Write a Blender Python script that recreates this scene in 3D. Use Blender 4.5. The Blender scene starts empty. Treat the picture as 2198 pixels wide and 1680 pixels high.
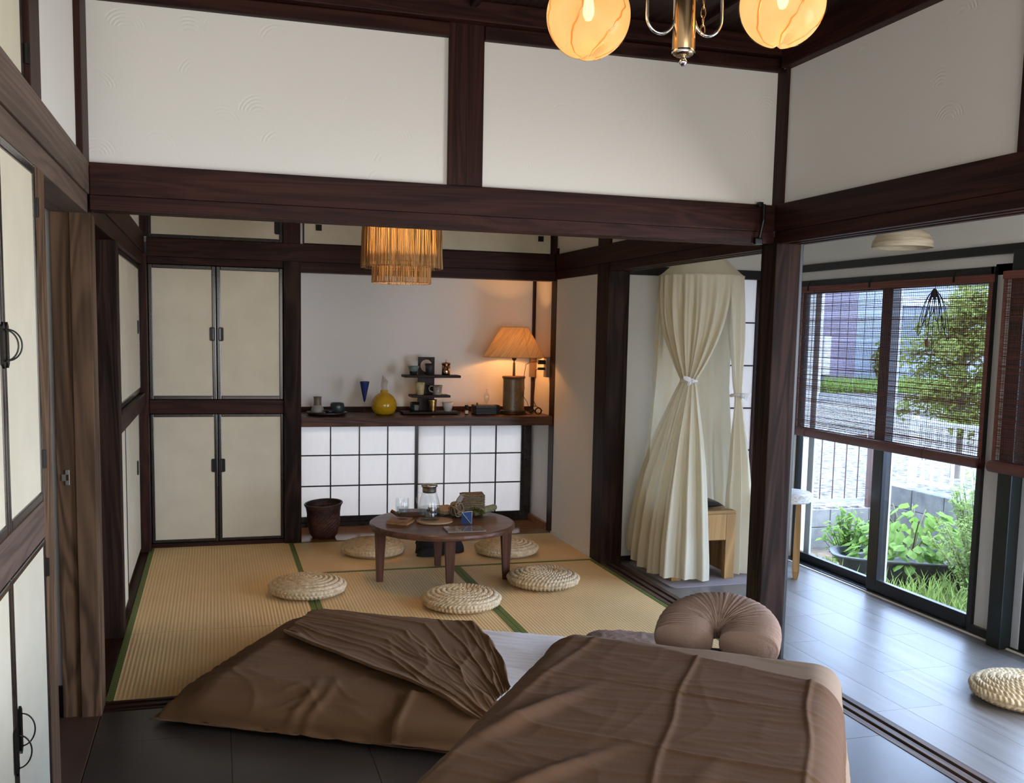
import bpy, bmesh, math, random
import numpy as np
from mathutils import Vector, Matrix, noise
random.seed(7)
PI = math.pi
sc = bpy.context.scene
COL = sc.collection

# ------------------------------------------------------------------ camera
cd = bpy.data.cameras.new('camera'); cam = bpy.data.objects.new('camera', cd); COL.objects.link(cam)
R = Matrix(((0.9579119641696886, -0.28636863132715157, 0.019941812665429708),
            (0.010915371769131082, 0.10575444253528012, 0.9943323652296518),
            (-0.28685453379668036, -0.9522651967156345, 0.10442926584259375)))
cam.matrix_world = Matrix.Translation((0, 0, 1.39)) @ R.transposed().to_4x4()
cd.sensor_width = 36; cd.sensor_fit = 'HORIZONTAL'; cd.lens = 2122 / 2198 * 36
cd.shift_y = 97 / 2198
cd.clip_start = .02; cd.clip_end = 200
sc.camera = cam

# ------------------------------------------------------------------ light, world, exposure
SKY, SUN, WIN, REAR = 6.3, 2.2, 68.0, 46.0
w = bpy.data.worlds.new('world'); sc.world = w; w.use_nodes = True
bg = w.node_tree.nodes['Background']
bg.inputs[0].default_value = (.62, .81, 1.20, 1); bg.inputs[1].default_value = SKY

def light(name, kind, loc, energy, color=(1, 1, 1), size=None, aim=None, radius=None, angle=None, spread=None):
    l = bpy.data.lights.new(name, kind); l.energy = energy; l.color = color
    if size: l.shape = 'RECTANGLE'; l.size, l.size_y = size
    if radius is not None: l.shadow_soft_size = radius
    if angle is not None: l.angle = angle
    if spread is not None: l.spread = spread
    o = bpy.data.objects.new(name, l); COL.objects.link(o); o.location = loc
    if aim is not None:
        o.rotation_euler = (Vector(aim)).to_track_quat('-Z', 'Y').to_euler()
    return o
light('sunlight', 'SUN', (0, 0, 8), SUN, (1, .95, .86), aim=(-.12, -.42, -.9), angle=.01)
# daylight through the corridor windows beside the camera
light('window_daylight', 'AREA', (3.56, .82, .95), WIN, (1, .97, .93), size=(1.7, 1.6), aim=(-1, 0, .06))
light('rear_fill', 'AREA', (.9, -1.42, 1.25), REAR, (1, .96, .9), size=(2.4, 1.8), aim=(0, 1, 0))  # added fill lamp; the rear wall behind it has no window
vs = sc.view_settings
vs.view_transform = 'Standard'; vs.look = 'None'; vs.gamma = 1; vs.use_curve_mapping = False
vs.exposure = 0.80
sc.cycles.use_denoising = True
sc.cycles.max_bounces = 9; sc.cycles.diffuse_bounces = 5; sc.cycles.glossy_bounces = 4
sc.cycles.transmission_bounces = 8; sc.cycles.transparent_max_bounces = 24
sc.cycles.caustics_reflective = False; sc.cycles.caustics_refractive = False
sc.cycles.sample_clamp_indirect = 6

# ------------------------------------------------------------------ materials
class NT:
    def __init__(s, name):
        s.m = bpy.data.materials.new(name); s.m.use_nodes = True
        s.t = s.m.node_tree; s.b = s.t.nodes['Principled BSDF']; s.out = s.t.nodes['Material Output']
    def add(s, typ, **k):
        n = s.t.nodes.new('ShaderNode' + typ)
        for a, v in k.items(): setattr(n, a, v)
        return n
    def link(s, a, b): s.t.links.new(a, b)
    def put(s, sock, v):
        if hasattr(v, 'links'): s.link(v, sock)
        else: sock.default_value = v
    def math(s, op, a, b=0.0, c=0.0, clamp=False):
        n = s.add('Math', operation=op, use_clamp=clamp)
        s.put(n.inputs[0], a); s.put(n.inputs[1], b)
        if op in ('MULTIPLY_ADD', 'SMOOTH_MIN', 'COMPARE'): s.put(n.inputs[2], c)
        return n.outputs[0]
    def coord(s, stretch=(1, 1, 1), kind='Object'):
        c = s.add('TexCoord'); mp = s.add('Mapping'); mp.inputs['Scale'].default_value = stretch
        s.link(c.outputs[kind], mp.inputs[0]); return mp.outputs[0]
    def sep(s, v):
        n = s.add('SeparateXYZ'); s.link(v, n.inputs[0]); return n.outputs
    def noise(s, v, scale, detail=3, rough=.55, dist=0):
        n = s.add('TexNoise'); s.link(v, n.inputs['Vector']); n.inputs['Scale'].default_value = scale
        n.inputs['Detail'].default_value = detail; n.inputs['Roughness'].default_value = rough
        n.inputs['Distortion'].default_value = dist
        return n.outputs['Fac']
    def mix(s, f, a, b):
        n = s.add('Mix', data_type='RGBA')
        s.put(n.inputs[0], f)
        for i, v in ((6, a), (7, b)):
            if hasattr(v, 'links'): s.link(v, n.inputs[i])
            else: n.inputs[i].default_value = (*v[:3], 1)
        return n.outputs[2]
    def ramp(s, f, stops):
        n = s.add('ValToRGB'); s.link(f, n.inputs[0]); e = n.color_ramp.elements
        while len(e) < len(stops): e.new(.5)
        for x, (p, c) in zip(e, stops): x.position = p; x.color = (*c[:3], 1) if hasattr(c, '__len__') else (c, c, c, 1)
        return n.outputs[0]
    def bump(s, h, strength=.3, dist=.01):
        n = s.add('Bump'); s.link(h, n.inputs['Height']); n.inputs['Strength'].default_value = strength
        n.inputs['Distance'].default_value = dist; s.link(n.outputs[0], s.b.inputs['Normal']); return n.outputs[0]
    def base(s, c, rough=.5, metal=0, spec=.5):
        s.put(s.b.inputs['Base Color'], c if hasattr(c, 'links') else (*c[:3], 1))
        s.put(s.b.inputs['Roughness'], rough); s.b.inputs['Metallic'].default_value = metal
        s.b.inputs['Specular IOR Level'].default_value = spec

def simple(name, c, rough=.5, metal=0, var=.08, scale=12, stretch=(1, 1, 1), bump=0, bscale=60, spec=.5):
    n = NT(name); v = n.coord(stretch); f = n.noise(v, scale)
    lo = [x * (1 - var) for x in c]; hi = [min(1, x * (1 + var)) for x in c]
    n.base(n.mix(n.ramp(f, [(.3, 0), (.7, 1)]), lo, hi), rough, metal, spec)
    if bump: n.bump(n.noise(v, bscale), bump, .004)
    return n.m

def wood(name, c, axis, rough=.5, var=.6, fine=1.0, spec=.14, ring=.13):
    """long grain along one axis"""
    n = NT(name); st = [34 * fine] * 3; st[axis] = 1.1
    oi = n.add('ObjectInfo'); sh = n.math('MULTIPLY', oi.outputs['Random'], 40.0)
    def moved(st_):
        a = n.add('VectorMath', operation='ADD'); n.link(n.coord(st_), a.inputs[0]); n.link(sh, a.inputs[1]); return a.outputs[0]
    f = n.noise(moved(st), 1.0, 4, .6, .4)
    st2 = [9.0 * fine] * 3; st2[axis] = .55
    g = n.noise(moved(st2), 1.0, 3, .5, 1.2)
    rings = n.math('SINE', n.math('MULTIPLY', g, 46.0))
    k = n.math('ADD', n.math('MULTIPLY', f, .75), n.math('MULTIPLY_ADD', rings, ring, .13))
    lo = [x * (1 - var) for x in c]; hi = [x * (1 + var) for x in c]
    n.base(n.mix(n.ramp(k, [(.28, 0), (.78, 1)]), lo, hi), rough, 0, spec)
    n.bump(f, .12, .002)
    return n.m

def glassy(name, tint=(1, 1, 1), alpha=.88, rough=.02, ior=1.45):
    n = NT(name); t = n.t; t.nodes.remove(n.b)
    tr = n.add('BsdfTransparent'); tr.inputs[0].default_value = (*tint, 1)
    gl = n.add('BsdfGlossy'); gl.inputs['Roughness'].default_value = rough
    fr = n.add('Fresnel'); fr.inputs[0].default_value = ior
    mx = n.add('MixShader')
    ge = n.add('NewGeometry')     # only the front side of each surface mirrors
    n.link(n.math('MULTIPLY', n.math('MULTIPLY_ADD', fr.outputs[0], .9, (1 - alpha) * .12), n.math('SUBTRACT', 1.0, ge.outputs['Backfacing'])), mx.inputs[0])
    n.link(tr.outputs[0], mx.inputs[1]); n.link(gl.outputs[0], mx.inputs[2]); n.link(mx.outputs[0], n.out.inputs[0])
    return n.m

def translucent(name, c, amount=.5, rough=.8, bumpscale=0, transp=0, var=.06, scale=30, stretch=(1, 1, 1), bstr=.2):
    n = NT(name); v = n.coord(stretch); f = n.noise(v, scale)
    col = n.mix(f, [x * (1 - var) for x in c], [min(1, x * (1 + var)) for x in c])
    n.base(col, rough, 0, .2)
    if bumpscale: n.bump(n.noise(v, bumpscale), bstr, .004)
    tl = n.add('BsdfTranslucent'); n.link(col, tl.inputs[0])
    mx = n.add('MixShader'); mx.inputs[0].default_value = amount
    n.link(n.b.outputs[0], mx.inputs[1]); n.link(tl.outputs[0], mx.inputs[2]); last = mx.outputs[0]
    if transp:
        tp = n.add('BsdfTransparent'); m2 = n.add('MixShader'); m2.inputs[0].default_value = transp
        n.link(last, m2.inputs[1]); n.link(tp.outputs[0], m2.inputs[2]); last = m2.outputs[0]
    n.link(last, n.out.inputs[0])
    return n.m

def emit(name, c, s):
    n = NT(name); n.base(c, .5); n.b.inputs['Emission Color'].default_value = (*c, 1); n.b.inputs['Emission Strength'].default_value = s
    return n.m

BROWN = (.031, .0100, .0068)
WX = wood('brown_wood_along_x', BROWN, 0); WY = wood('brown_wood_along_y', BROWN, 1); WZ = wood('brown_wood_along_z', BROWN, 2)
WZ2 = wood('weathered_brown_post', (.024, .0122, .0088), 2, .6, .65, .6, .1, .16)
WYL = wood('lit_brown_beam', (.115, .080, .062), 1, .6, .35, 1.0, .2); WZL = wood('lit_brown_post', (.105, .061, .035), 2, .6, .6, .6, .15, .15)  # left-wall copies of the brown wood, direct light painted in as lighter colour
SHELFW = wood('reddish_shelf_board', (.085, .038, .024), 0, .35)
DARKW = wood('ceiling_board', (.028, .014, .011), 1, .5)
TOKOF = wood('polished_alcove_floor', (.30, .12, .05), 0, .12, .25)
LACQ = simple('black_brown_lacquer', (.020, .015, .014), .22, 0, .3, 20, bump=.07, bscale=90)
BLACKP = simple('black_trim_paint', (.008, .009, .010), .38, 0, .2, 20)
BLACKM = simple('black_metal', (.008, .008, .009), .35, .6, .1)
IRON = simple('dark_iron_wire', (.03, .03, .03), .3, .9, .1)
CHROME = simple('chrome', (.75, .75, .76), .08, 1, .03)
BRASS = simple('worn_brass', (.50, .345, .19), .18, 1, .15, 10, (1, 1, .2))
STEEL = simple('steel_plate', (.45, .45, .45), .3, 1, .1)
ALU = simple('pale_aluminium', (.62, .65, .70), .35, .3, .04)
ALUB = simple('black_aluminium', (.010, .012, .014), .28, .2, .1)
PAPERF = simple('cream_door_paper', (.64, .59, .45), .75, 0, .05, 6, bump=.06, bscale=300)
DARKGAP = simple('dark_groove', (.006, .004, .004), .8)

def plaster(name, c):
    n = NT(name); v = n.coord()
    big = n.noise(v, 1.2)
    n.base(n.mix(big, [x * .97 for x in c], [x * 1.02 for x in c]), .85, 0, .15)
    vo = n.add('TexVoronoi'); n.link(v, vo.inputs['Vector']); vo.inputs['Scale'].default_value = 5.5
    r = n.math('SINE', n.math('MULTIPLY', vo.outputs['Distance'], 95.0))
    pos = vo.outputs['Position']; z0 = n.sep(pos)[2]; z1 = n.sep(v)[2]
    up = n.math('GREATER_THAN', n.math('SUBTRACT', z1, z0), .012)
    mask = n.math('MULTIPLY', n.ramp(n.noise(v, 7.0, 1), [(.52, 0), (.62, 1)]), n.math('LESS_THAN', vo.outputs['Distance'], .42))
    h = n.math('ADD', n.math('MULTIPLY', n.math('MULTIPLY', r, mask), n.math('MULTIPLY', up, .8)), n.math('MULTIPLY', n.noise(v, 90.0, 2), .5))
    n.bump(h, .2, .004)
    return n.m
WALL = plaster('white_wave_plaster', (.77, .75, .705))
WALLC = simple('white_corridor_wall', (.72, .71, .67), .85, 0, .02, 3, bump=.05, bscale=200)

def tatami(name, axis):
    n = NT(name); v = n.coord(); s = n.sep(v)
    a, b = (s[1], s[0]) if axis == 0 else (s[0], s[1])       # ribs run along `axis`
    rib = n.math('SINE', n.math('MULTIPLY', a, 2 * PI / .0165))
    rush = n.noise(n.coord((3, 420, 3) if axis == 1 else (420, 3, 3)), 1, 2)
    patch = n.noise(v, 2.2, 3)
    k = n.math('ADD', n.math('MULTIPLY_ADD', rib, .10, .22), n.math('ADD', n.math('MULTIPLY', rush, .30), n.math('MULTIPLY', patch, .5)))
    n.base(n.ramp(k, [(.2, (.47, .315, .145)), (.5, (.70, .49, .235)), (.9, (.83, .61, .32))]), .62, 0, .25)
    n.bump(n.math('ADD', n.math('MULTIPLY', rib, .5), n.math('MULTIPLY', rush, .4)), .33, .003)
    return n.m
TATX = tatami('tatami_ribs_along_x', 0); TATY = tatami('tatami_ribs_along_y', 1)
def border():
    n = NT('green_tatami_border'); s = n.sep(n.coord())
    p = n.math('ADD', s[0], s[1]); q = n.math('SUBTRACT', s[0], s[1])
    def ln(x): return n.math('LESS_THAN', n.math('ABSOLUTE', n.math('SUBTRACT', n.math('FRACT', n.math('MULTIPLY', x, 1 / .021)), .5)), .12)
    k = n.math('MAXIMUM', ln(p), ln(q))
    n.base(n.mix(k, (.055, .085, .012), (.19, .24, .05)), .7)
    return n.m
BORDER = border()

def planks():
    n = NT('grey_vinyl_plank'); v = n.coord((26, 1.0, 26)); f = n.noise(v, 1, 4, .6, .5)
    oi = n.add('ObjectInfo')
    k = n.math('ADD', f, n.math('MULTIPLY_ADD', oi.outputs['Random'], .22, -.11))
    n.base(n.ramp(k, [(.25, (.095, .086, .080)), (.5, (.145, .134, .128)), (.8, (.205, .19, .182))]), n.math('MULTIPLY_ADD', f, .2, .26), 0, .55)
    n.bump(n.noise(n.coord((90, 4, 90)), 1, 2), .12, .002)
    return n.m
PLANK = planks()
TILE = simple('dark_vinyl_tile', (.036, .029, .025), .30, 0, .18, 5, (1, 1, 1), .05, 160)

SHOJI = translucent('shoji_paper', (.70, .645, .58), .60, .9, 0, 0, .05, 14, (3, 3, .6))
GLASS = glassy('clear_window_glass', (.97, .985, .98))
GLASS2 = glassy('clear_table_glass', (.96, .97, .97), .7, .02, 1.35)
WATER = glassy('still_water', (.80, .84, .84), .6, .02, 1.33)

def cloth(name, c, var=.07, weave=420, crinkle=0, transl=.0):
    n = NT(name); v = n.coord(); f = n.noise(v, 5, 3)
    col = n.mix(f, [x * (1 - var) for x in c], [x * (1 + var) for x in c])
    n.base(col, .85, 0, .12)
    n.b.inputs['Sheen Weight'].default_value = .02
    h = n.noise(v, weave, 2)
    if crinkle:
        cr = n.noise(n.coord((crinkle, crinkle * .25, crinkle)), 1, 3, .6, 1.0)
        h = n.math('ADD', n.math('MULTIPLY', cr, 1.6), n.math('MULTIPLY', h, .2)); n.bump(h, .35, .003)
    else: n.bump(h, .10, .002)
    if transl:
        tl = n.add('BsdfTranslucent'); n.link(col, tl.inputs[0]); mx = n.add('MixShader'); mx.inputs[0].default_value = transl
        n.link(n.b.outputs[0], mx.inputs[1]); n.link(tl.outputs[0], mx.inputs[2]); n.link(mx.outputs[0], n.out.inputs[0])
    return n.m
TAUPE = cloth('taupe_brown_cotton', (.155, .084, .040))
TAUPE2 = cloth('rosy_taupe_cotton', (.108, .058, .031))
BEIGE = cloth('beige_fitted_cotton', (.22, .160, .115))
WHITEC = cloth('white_cotton', (.80, .76, .74))
GAUZE = cloth('mauve_taupe_gauze', (.235, .165, .135), .06, 200, 120)
CREAMC = cloth('cream_muslin', (.76, .69, .52), .03, 300, 0, .38)

# ------------------------------------------------------------------ geometry helpers
WT = {}
def finish(o, label=None, cat=None, group=None, kind=None):
    if label: o['label'] = label
    if cat: o['category'] = cat
    if group: o['group'] = group
    if kind: o['kind'] = kind
    return o
def root(name, loc, label, cat, group=None, kind=None):
    o = bpy.data.objects.new(name, None); COL.objects.link(o); o.location = loc; o.empty_display_size = .05
    WT[o] = Vector(loc)
    return finish(o, label, cat, group, kind)
def mk(name, verts, faces, mat, parent=None, label=None, cat=None, group=None, kind=None, smooth=False, recenter=True, mats=None, fm=None):
    vs_ = [Vector(v) for v in verts]
    off = Vector((0, 0, 0))
    if parent is None and recenter:
        a = np.array([tuple(v) for v in vs_]); lo, hi = a.min(0), a.max(0)
        off = Vector(((lo[0] + hi[0]) / 2, (lo[1] + hi[1]) / 2, lo[2]))
        vs_ = [v - off for v in vs_]
    me = bpy.data.meshes.new(name); me.from_pydata([tuple(v) for v in vs_], [], faces)
    for m in (mats or [mat]): me.materials.append(m)
    if fm: me.polygons.foreach_set('material_index', fm)
    if smooth: me.polygons.foreach_set('use_smooth', [True] * len(me.polygons))
    me.update()
    return put(name, me, parent, off, label, cat, group, kind)
def put(name, me, parent=None, off=Vector((0, 0, 0)), label=None, cat=None, group=None, kind=None):
    o = bpy.data.objects.new(name, me); COL.objects.link(o)
    if parent is not None:
        o.parent = parent; o.matrix_parent_inverse = Matrix.Translation(-WT[parent]); WT[o] = Vector((0, 0, 0)) + off
        o.location = off
    else:
        o.location = off; WT[o] = Vector(off)
    return finish(o, label, cat, group, kind)
BF = [(0, 3, 2, 1), (4, 5, 6, 7), (0, 1, 5, 4), (1, 2, 6, 5), (2, 3, 7, 6), (3, 0, 4, 7)]
class G:
    """collects geometry for one mesh"""
    def __init__(s): s.v = []; s.f = []
    def addm(s, v, f):
        n = len(s.v); s.v += [Vector(x) for x in v]; s.f += [tuple(i + n for i in q) for q in f]; return s
    def box(s, x0, x1, y0, y1, z0, z1, M=None, bev=0):
        if bev:
            v, f = bevbox(x0, x1, y0, y1, z0, z1, bev)
        else:
            v = [(x0, y0, z0), (x1, y0, z0), (x1, y1, z0), (x0, y1, z0), (x0, y0, z1), (x1, y0, z1), (x1, y1, z1), (x0, y1, z1)]; f = BF
        if M is not None: v = [M @ Vector(q) for q in v]
        return s.addm(v, f)
    def lathe(s, prof, c=(0, 0, 0), seg=24, M=None, sx=1, sy=1):
        v = []; f = []
        for r, z in prof:
            for i in range(seg):
                a = 2 * PI * i / seg; v.append(Vector((r * math.cos(a) * sx + c[0], r * math.sin(a) * sy + c[1], z + c[2])))
        for j in range(len(prof) - 1):
            for i in range(seg):
                k = (i + 1) % seg; f.append((j * seg + i, j * seg + k, (j + 1) * seg + k, (j + 1) * seg + i))
        if M is not None: v = [M @ q for q in v]
        return s.addm(v, f)
    def tube(s, pts, r, seg=8, closed=False, cap=True):
        P = [Vector(p) for p in pts]; n = len(P); v = []; f = []
        rr = r if hasattr(r, '__len__') else [r] * n
        prev = None
        for i in range(n):
            if closed: t = (P[(i + 1) % n] - P[i - 1])
            else: t = P[min(i + 1, n - 1)] - P[max(i - 1, 0)]
            t = t.normalized() if t.length > 1e-9 else Vector((0, 0, 1))
            if prev is None:
                a = t.orthogonal().normalized()
            else:
                a = prev - t * prev.dot(t); a = a.normalized() if a.length > 1e-6 else t.orthogonal().normalized()
            prev = a; b = t.cross(a)
            for k in range(seg):
                an = 2 * PI * k / seg; v.append(P[i] + (a * math.cos(an) + b * math.sin(an)) * rr[i])
        m = n if closed else n - 1
        for i in range(m):
            j = (i + 1) % n
            for k in range(seg):
                l = (k + 1) % seg; f.append((i * seg + k, i * seg + l, j * seg + l, j * seg + k))
        if cap and not closed:
            f.append(tuple(range(seg))[::-1]); f.append(tuple((n - 1) * seg + k for k in range(seg)))
        return s.addm(v, f)
    def grid(s, rows):
        n = len(rows); m = len(rows[0]); v = [p for r in rows for p in r]; f = []
        for i in range(n - 1):
            for j in range(m - 1):
                f.append((i * m + j, i * m + j + 1, (i + 1) * m + j + 1, (i + 1) * m + j))
        return s.addm(v, f)
    def prism(s, poly, z0, z1, M=None):
        n = len(poly); v = [Vector((x, y, z0)) for x, y in poly] + [Vector((x, y, z1)) for x, y in poly]
        f = [tuple(range(n))[::-1], tuple(range(n, 2 * n))] + [(i, (i + 1) % n, n + (i + 1) % n, n + i) for i in range(n)]
        if M is not None: v = [M @ q for q in v]
        return s.addm(v, f)
    def out(s, name, mat, parent=None, label=None, cat=None, group=None, kind=None, smooth=False, **k):
        return mk(name, s.v, s.f, mat, parent, label, cat, group, kind, smooth, **k)
def bevbox(x0, x1, y0, y1, z0, z1, b):
    bm = bmesh.new(); bmesh.ops.create_cube(bm, size=1)
    for q in bm.verts: q.co = Vector(((x0 + x1) / 2 + q.co.x * (x1 - x0), (y0 + y1) / 2 + q.co.y * (y1 - y0), (z0 + z1) / 2 + q.co.z * (z1 - z0)))
    b = min(b, .49 * min(x1 - x0, y1 - y0, z1 - z0))
    bmesh.ops.bevel(bm, geom=bm.edges[:], offset=b, segments=2, affect='EDGES', profile=.6)
    bm.verts.index_update(); v = [q.co.copy() for q in bm.verts]; f = [tuple(q.index for q in fc.verts) for fc in bm.faces]; bm.free()
    return v, f
def box(name, b, mat, parent=None, label=None, cat=None, group=None, kind=None, bev=0):
    return G().box(*b, bev=bev).out(name, mat, parent, label, cat, group, kind)
NTRIM = [0]
def trim(b, mat, label, bev=.003, cat='wooden beam'):
    NTRIM[0] += 1
    return box('trim_%d' % NTRIM[0], b, mat, None, label, cat, None, 'structure', bev)
def wall(side, b, mat, label): return box('wall_' + side, b, mat, None, label, 'wall', None, 'structure')
def copytree(o, loc=None, rz=None, label=None):
    c = o.copy(); COL.objects.link(c)
    for ch in list(o.children):
        d = ch.copy(); COL.objects.link(d); d.parent = c
        for g in list(ch.children):
            e = g.copy(); COL.objects.link(e); e.parent = d
    if loc is not None: c.location = loc
    if rz is not None: c.rotation_euler = (0, 0, rz)
    if label: c['label'] = label
    return c
def nz(x, y, z=0.0): return noise.noise(Vector((x, y, z)))
def sstep(a, b, x):
    t = max(0.0, min(1.0, (x - a) / (b - a))); return t * t * (3 - 2 * t)
def lerp(a, b, t): return a + (b - a) * t
# ------------------------------------------------------------------ structure
def extr(name, poly, axis, a0, a1, mat, **k):
    n = len(poly); v = []
    for a in (a0, a1):
        for p, z in poly: v.append((a, p, z) if axis == 0 else (p, a, z))
    f = [tuple(range(n))[::-1], tuple(range(n, 2 * n))] + [(i, (i + 1) % n, n + (i + 1) % n, n + i) for i in range(n)]
    return mk(name, v, f, mat, **k)
def grooved(axis, p0, p1, z0, z1, a0, a1, mat, label, under=True, gw=.021, gd=.012, cat='wooden beam'):
    """beam with two sliding-door grooves in its lower (or upper) face"""
    NTRIM[0] += 1
    c = (p0 + p1) / 2; g = [(c - .034, c - .034 + gw), (c + .013, c + .013 + gw)]
    base, top, s = (z0, z1, 1) if under else (z1, z0, -1)
    poly = [(p0, top), (p0, base)]
    for a, b in g: poly += [(a, base), (a, base + s * gd), (b, base + s * gd), (b, base)]
    poly += [(p1, base), (p1, top)]
    return extr('trim_%d' % NTRIM[0], poly, axis, a0, a1, mat, label=label, cat=cat, kind='structure')

# slab under the house, roof and eave
box('floor', (-1.75, 3.6, -1.7, 7.15, -.45, -.035), DARKW, None, 'dark slab under the whole house', 'floor', None, 'structure')
box('ceiling', (-1.75, 3.62, -1.7, 7.15, 2.66, 2.75), DARKW, None, 'dark underside of the roof above the rooms', 'ceiling', None, 'structure')

# near room floor: wide dark vinyl tiles
fl = root('floor', (.9, 1, -.03), 'dark grey tiled floor of the near room', 'floor', None, 'structure')
ty = -1.5; i = 0
for i in range(6):
    for j in range(7):
        x0 = -.405 + i * .4425; y0 = -1.5 + j * .87 + (.0 if i % 2 else -.3); y1 = min(y0 + .87, 3.71)
        y0 = max(y0, -1.55)
        if y1 - y0 > .05: box('floor_tile', (x0 + .0008, x0 + .4417, y0 + .0008, y1 - .0008, -.03, -.001), TILE, fl)
# corridor floor: long grey planks
cf = root('floor', (2.9, 2, -.03), 'grey wood-look plank floor of the window corridor', 'floor', None, 'structure')
edges = [2.365, 2.50, 2.67, 2.85, 3.035, 3.21, 3.375, 3.50]
offs = [3.04, 3.86, 3.415, 4.237, 3.846, 3.448, 4.283]
for r in range(7):
    y = offs[r] - .82 * 6
    while y < 5.56:
        a, b = max(y, -1.55), min(y + .82, 5.565)
        if b - a > .04: box('floor_plank', (edges[r] + .0007, edges[r + 1] - .0007, a + .0007, b - .0007, -.03, 0), PLANK, cf)
        y += .82
# tatami mats
def mat_(x0, x1, y0, y1, axis, label):
    t = root('tatami_mat', ((x0 + x1) / 2, (y0 + y1) / 2, -.03), label, 'tatami mat', 'tatami mats of the rear room')
    bw = .028; e = .0012
    x0 += e; x1 -= e; y0 += e; y1 -= e
    if axis == 1:
        box('rush_surface', (x0 + bw, x1 - bw, y0, y1, -.03, 0), TATY, t)
        box('cloth_border', (x0, x0 + bw, y0, y1, -.03, .0012), BORDER, t); box('cloth_border', (x1 - bw, x1, y0, y1, -.03, .0012), BORDER, t)
    else:
        box('rush_surface', (x0, x1, y0 + bw, y1 - bw, -.03, 0), TATX, t)
        box('cloth_border', (x0, x1, y0, y0 + bw, -.03, .0012), BORDER, t); box('cloth_border', (x0, x1, y1 - bw, y1, -.03, .0012), BORDER, t)
mat_(-.405, .475, 4.66, 6.488, 1, 'tatami mat in front of the four-door closet')
mat_(-.405, .475, 3.822, 4.66, 1, 'half tatami mat between the dark sill and the brown-sheeted futon')
mat_(.475, 2.238, 5.615, 6.488, 0, 'pale smooth tatami mat along the alcove shelf')
mat_(.475, 1.357, 3.822, 5.615, 1, 'tatami mat under the round low table and futon edge')
mat_(1.357, 2.238, 3.822, 5.615, 1, 'ribbed tatami mat beside the corridor threshold')
# polished boards of the alcove floor
af = root('floor', (1.4, 6.73, -.03), 'glossy reddish board floor of the shallow alcove', 'floor', None, 'structure')
for a, b in ((.525, 1.06), (1.06, 1.62), (1.62, 2.25)): box('floor_board', (a + .0008, b - .0008, 6.49, 6.975, -.03, .001), TOKOF, af)

# ---- front beam wall between the rooms
wall('front', (-.405, 2.25, 3.725, 3.775, 1.93, 2.62), WALL, 'white plaster wall above the beam between the rooms')
trim((-.402, 2.238, 3.694, 3.726, 1.829, 1.937), WX, 'broad brown beam board crossing the picture under the white panels')
grooved(0, 3.70, 3.815, 1.78, 1.828, -.402, 2.238, WX, 'grooved lower lintel of the opening to the tatami room')
trim((.845, .98, 3.708, 3.73, 1.937, 2.545), WZ, 'brown stud between the two white upper panels', cat='wooden post')
trim((-.402, .845, 3.70, 3.728, 2.475, 2.525), WX, 'thin brown ceiling trim above the left white panel')
trim((.98, 2.25, 3.70, 3.728, 2.475, 2.525), WX, 'thin brown ceiling trim above the right white panel')
trim((-.402, 2.25, 3.66, 3.728, 2.527, 2.60), WX, 'upper brown ceiling moulding along the front wall')
trim((2.236, 2.27, 3.655, 3.728, 1.937, 2.48), WZ, 'slim brown corner post right of the white panels', cat='wooden post')
trim((-.43, -.404, 3.56, 3.727, 1.937, 2.48), WZ, 'slim brown corner post left of the white panels', cat='wooden post')
grooved(0, 3.715, 3.82, -.03, .0, -.402, 2.24, WX, 'dark grooved threshold before the tatami', False, .022, .014, 'threshold')

# ---- ceiling of the near room: wide dark boards with battens
cl = root('ceiling', (.9, 1, 2.60), 'dark board ceiling of the near room', 'ceiling', None, 'structure')
for i in range(6): box('ceiling_board', (-.405 + i * .4425 + .001, -.405 + (i + 1) * .4425 - .001, -1.6, 3.72, 2.602, 2.62), DARKW, cl)
for i in range(1, 6): box('ceiling_batten', (-.405 + i * .4425 - .014, -.405 + i * .4425 + .014, -1.6, 3.66, 2.575, 2.602), DARKW, cl, bev=.002)
wall('ceiling_tatami', (-.45, 2.3, 3.775, 6.5, 2.5, 2.52), WALLC, 'ceiling of the tatami room')
wall('ceiling_corridor', (2.29, 3.62, -1.7, 5.60, 2.14, 2.16), WALLC, 'white ceiling of the window corridor')

# ---- left wall, near room
wall('left_upper', (-.48, -.425, -1.6, 3.70, 1.93, 2.62), WALL, 'white plaster above the left beam')
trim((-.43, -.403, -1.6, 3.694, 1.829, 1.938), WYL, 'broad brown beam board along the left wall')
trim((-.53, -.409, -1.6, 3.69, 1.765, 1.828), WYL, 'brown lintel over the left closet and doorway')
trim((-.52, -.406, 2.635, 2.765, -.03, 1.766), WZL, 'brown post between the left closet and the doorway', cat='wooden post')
trim((-.445, -.404, 2.60, 2.75, 1.937, 2.60), WZ, 'brown post above the left beam', cat='wooden post')
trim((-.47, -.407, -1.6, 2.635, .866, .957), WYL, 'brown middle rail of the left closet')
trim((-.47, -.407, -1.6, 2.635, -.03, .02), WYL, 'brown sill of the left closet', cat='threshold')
wall('left_lower', (-.50, -.44, -1.6, 1.32, 0, 1.77), WALLC, 'plain left wall behind the viewer')
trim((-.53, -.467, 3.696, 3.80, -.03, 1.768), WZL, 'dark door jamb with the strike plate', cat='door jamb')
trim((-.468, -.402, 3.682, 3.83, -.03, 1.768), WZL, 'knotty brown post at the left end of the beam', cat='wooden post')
trim((-.55, -.407, 2.765, 3.696, -.03, -.0005), simple('red_brown_sill', (.055, .026, .016), .5, 0, .3, 8, (1, .2, 1)), 'red-brown sill of the left doorway', cat='threshold')
wall('hall', (-1.7, -.53, 3.75, 3.80, .10, 1.80), WALLC, 'pale wall seen through the slit of the left doorway')
box('baseboard_hall', (-1.7, -.53, 3.735, 3.80, -.03, .10), BLACKP, None, 'black baseboard in the hall', 'baseboard', None, 'structure')
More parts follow.
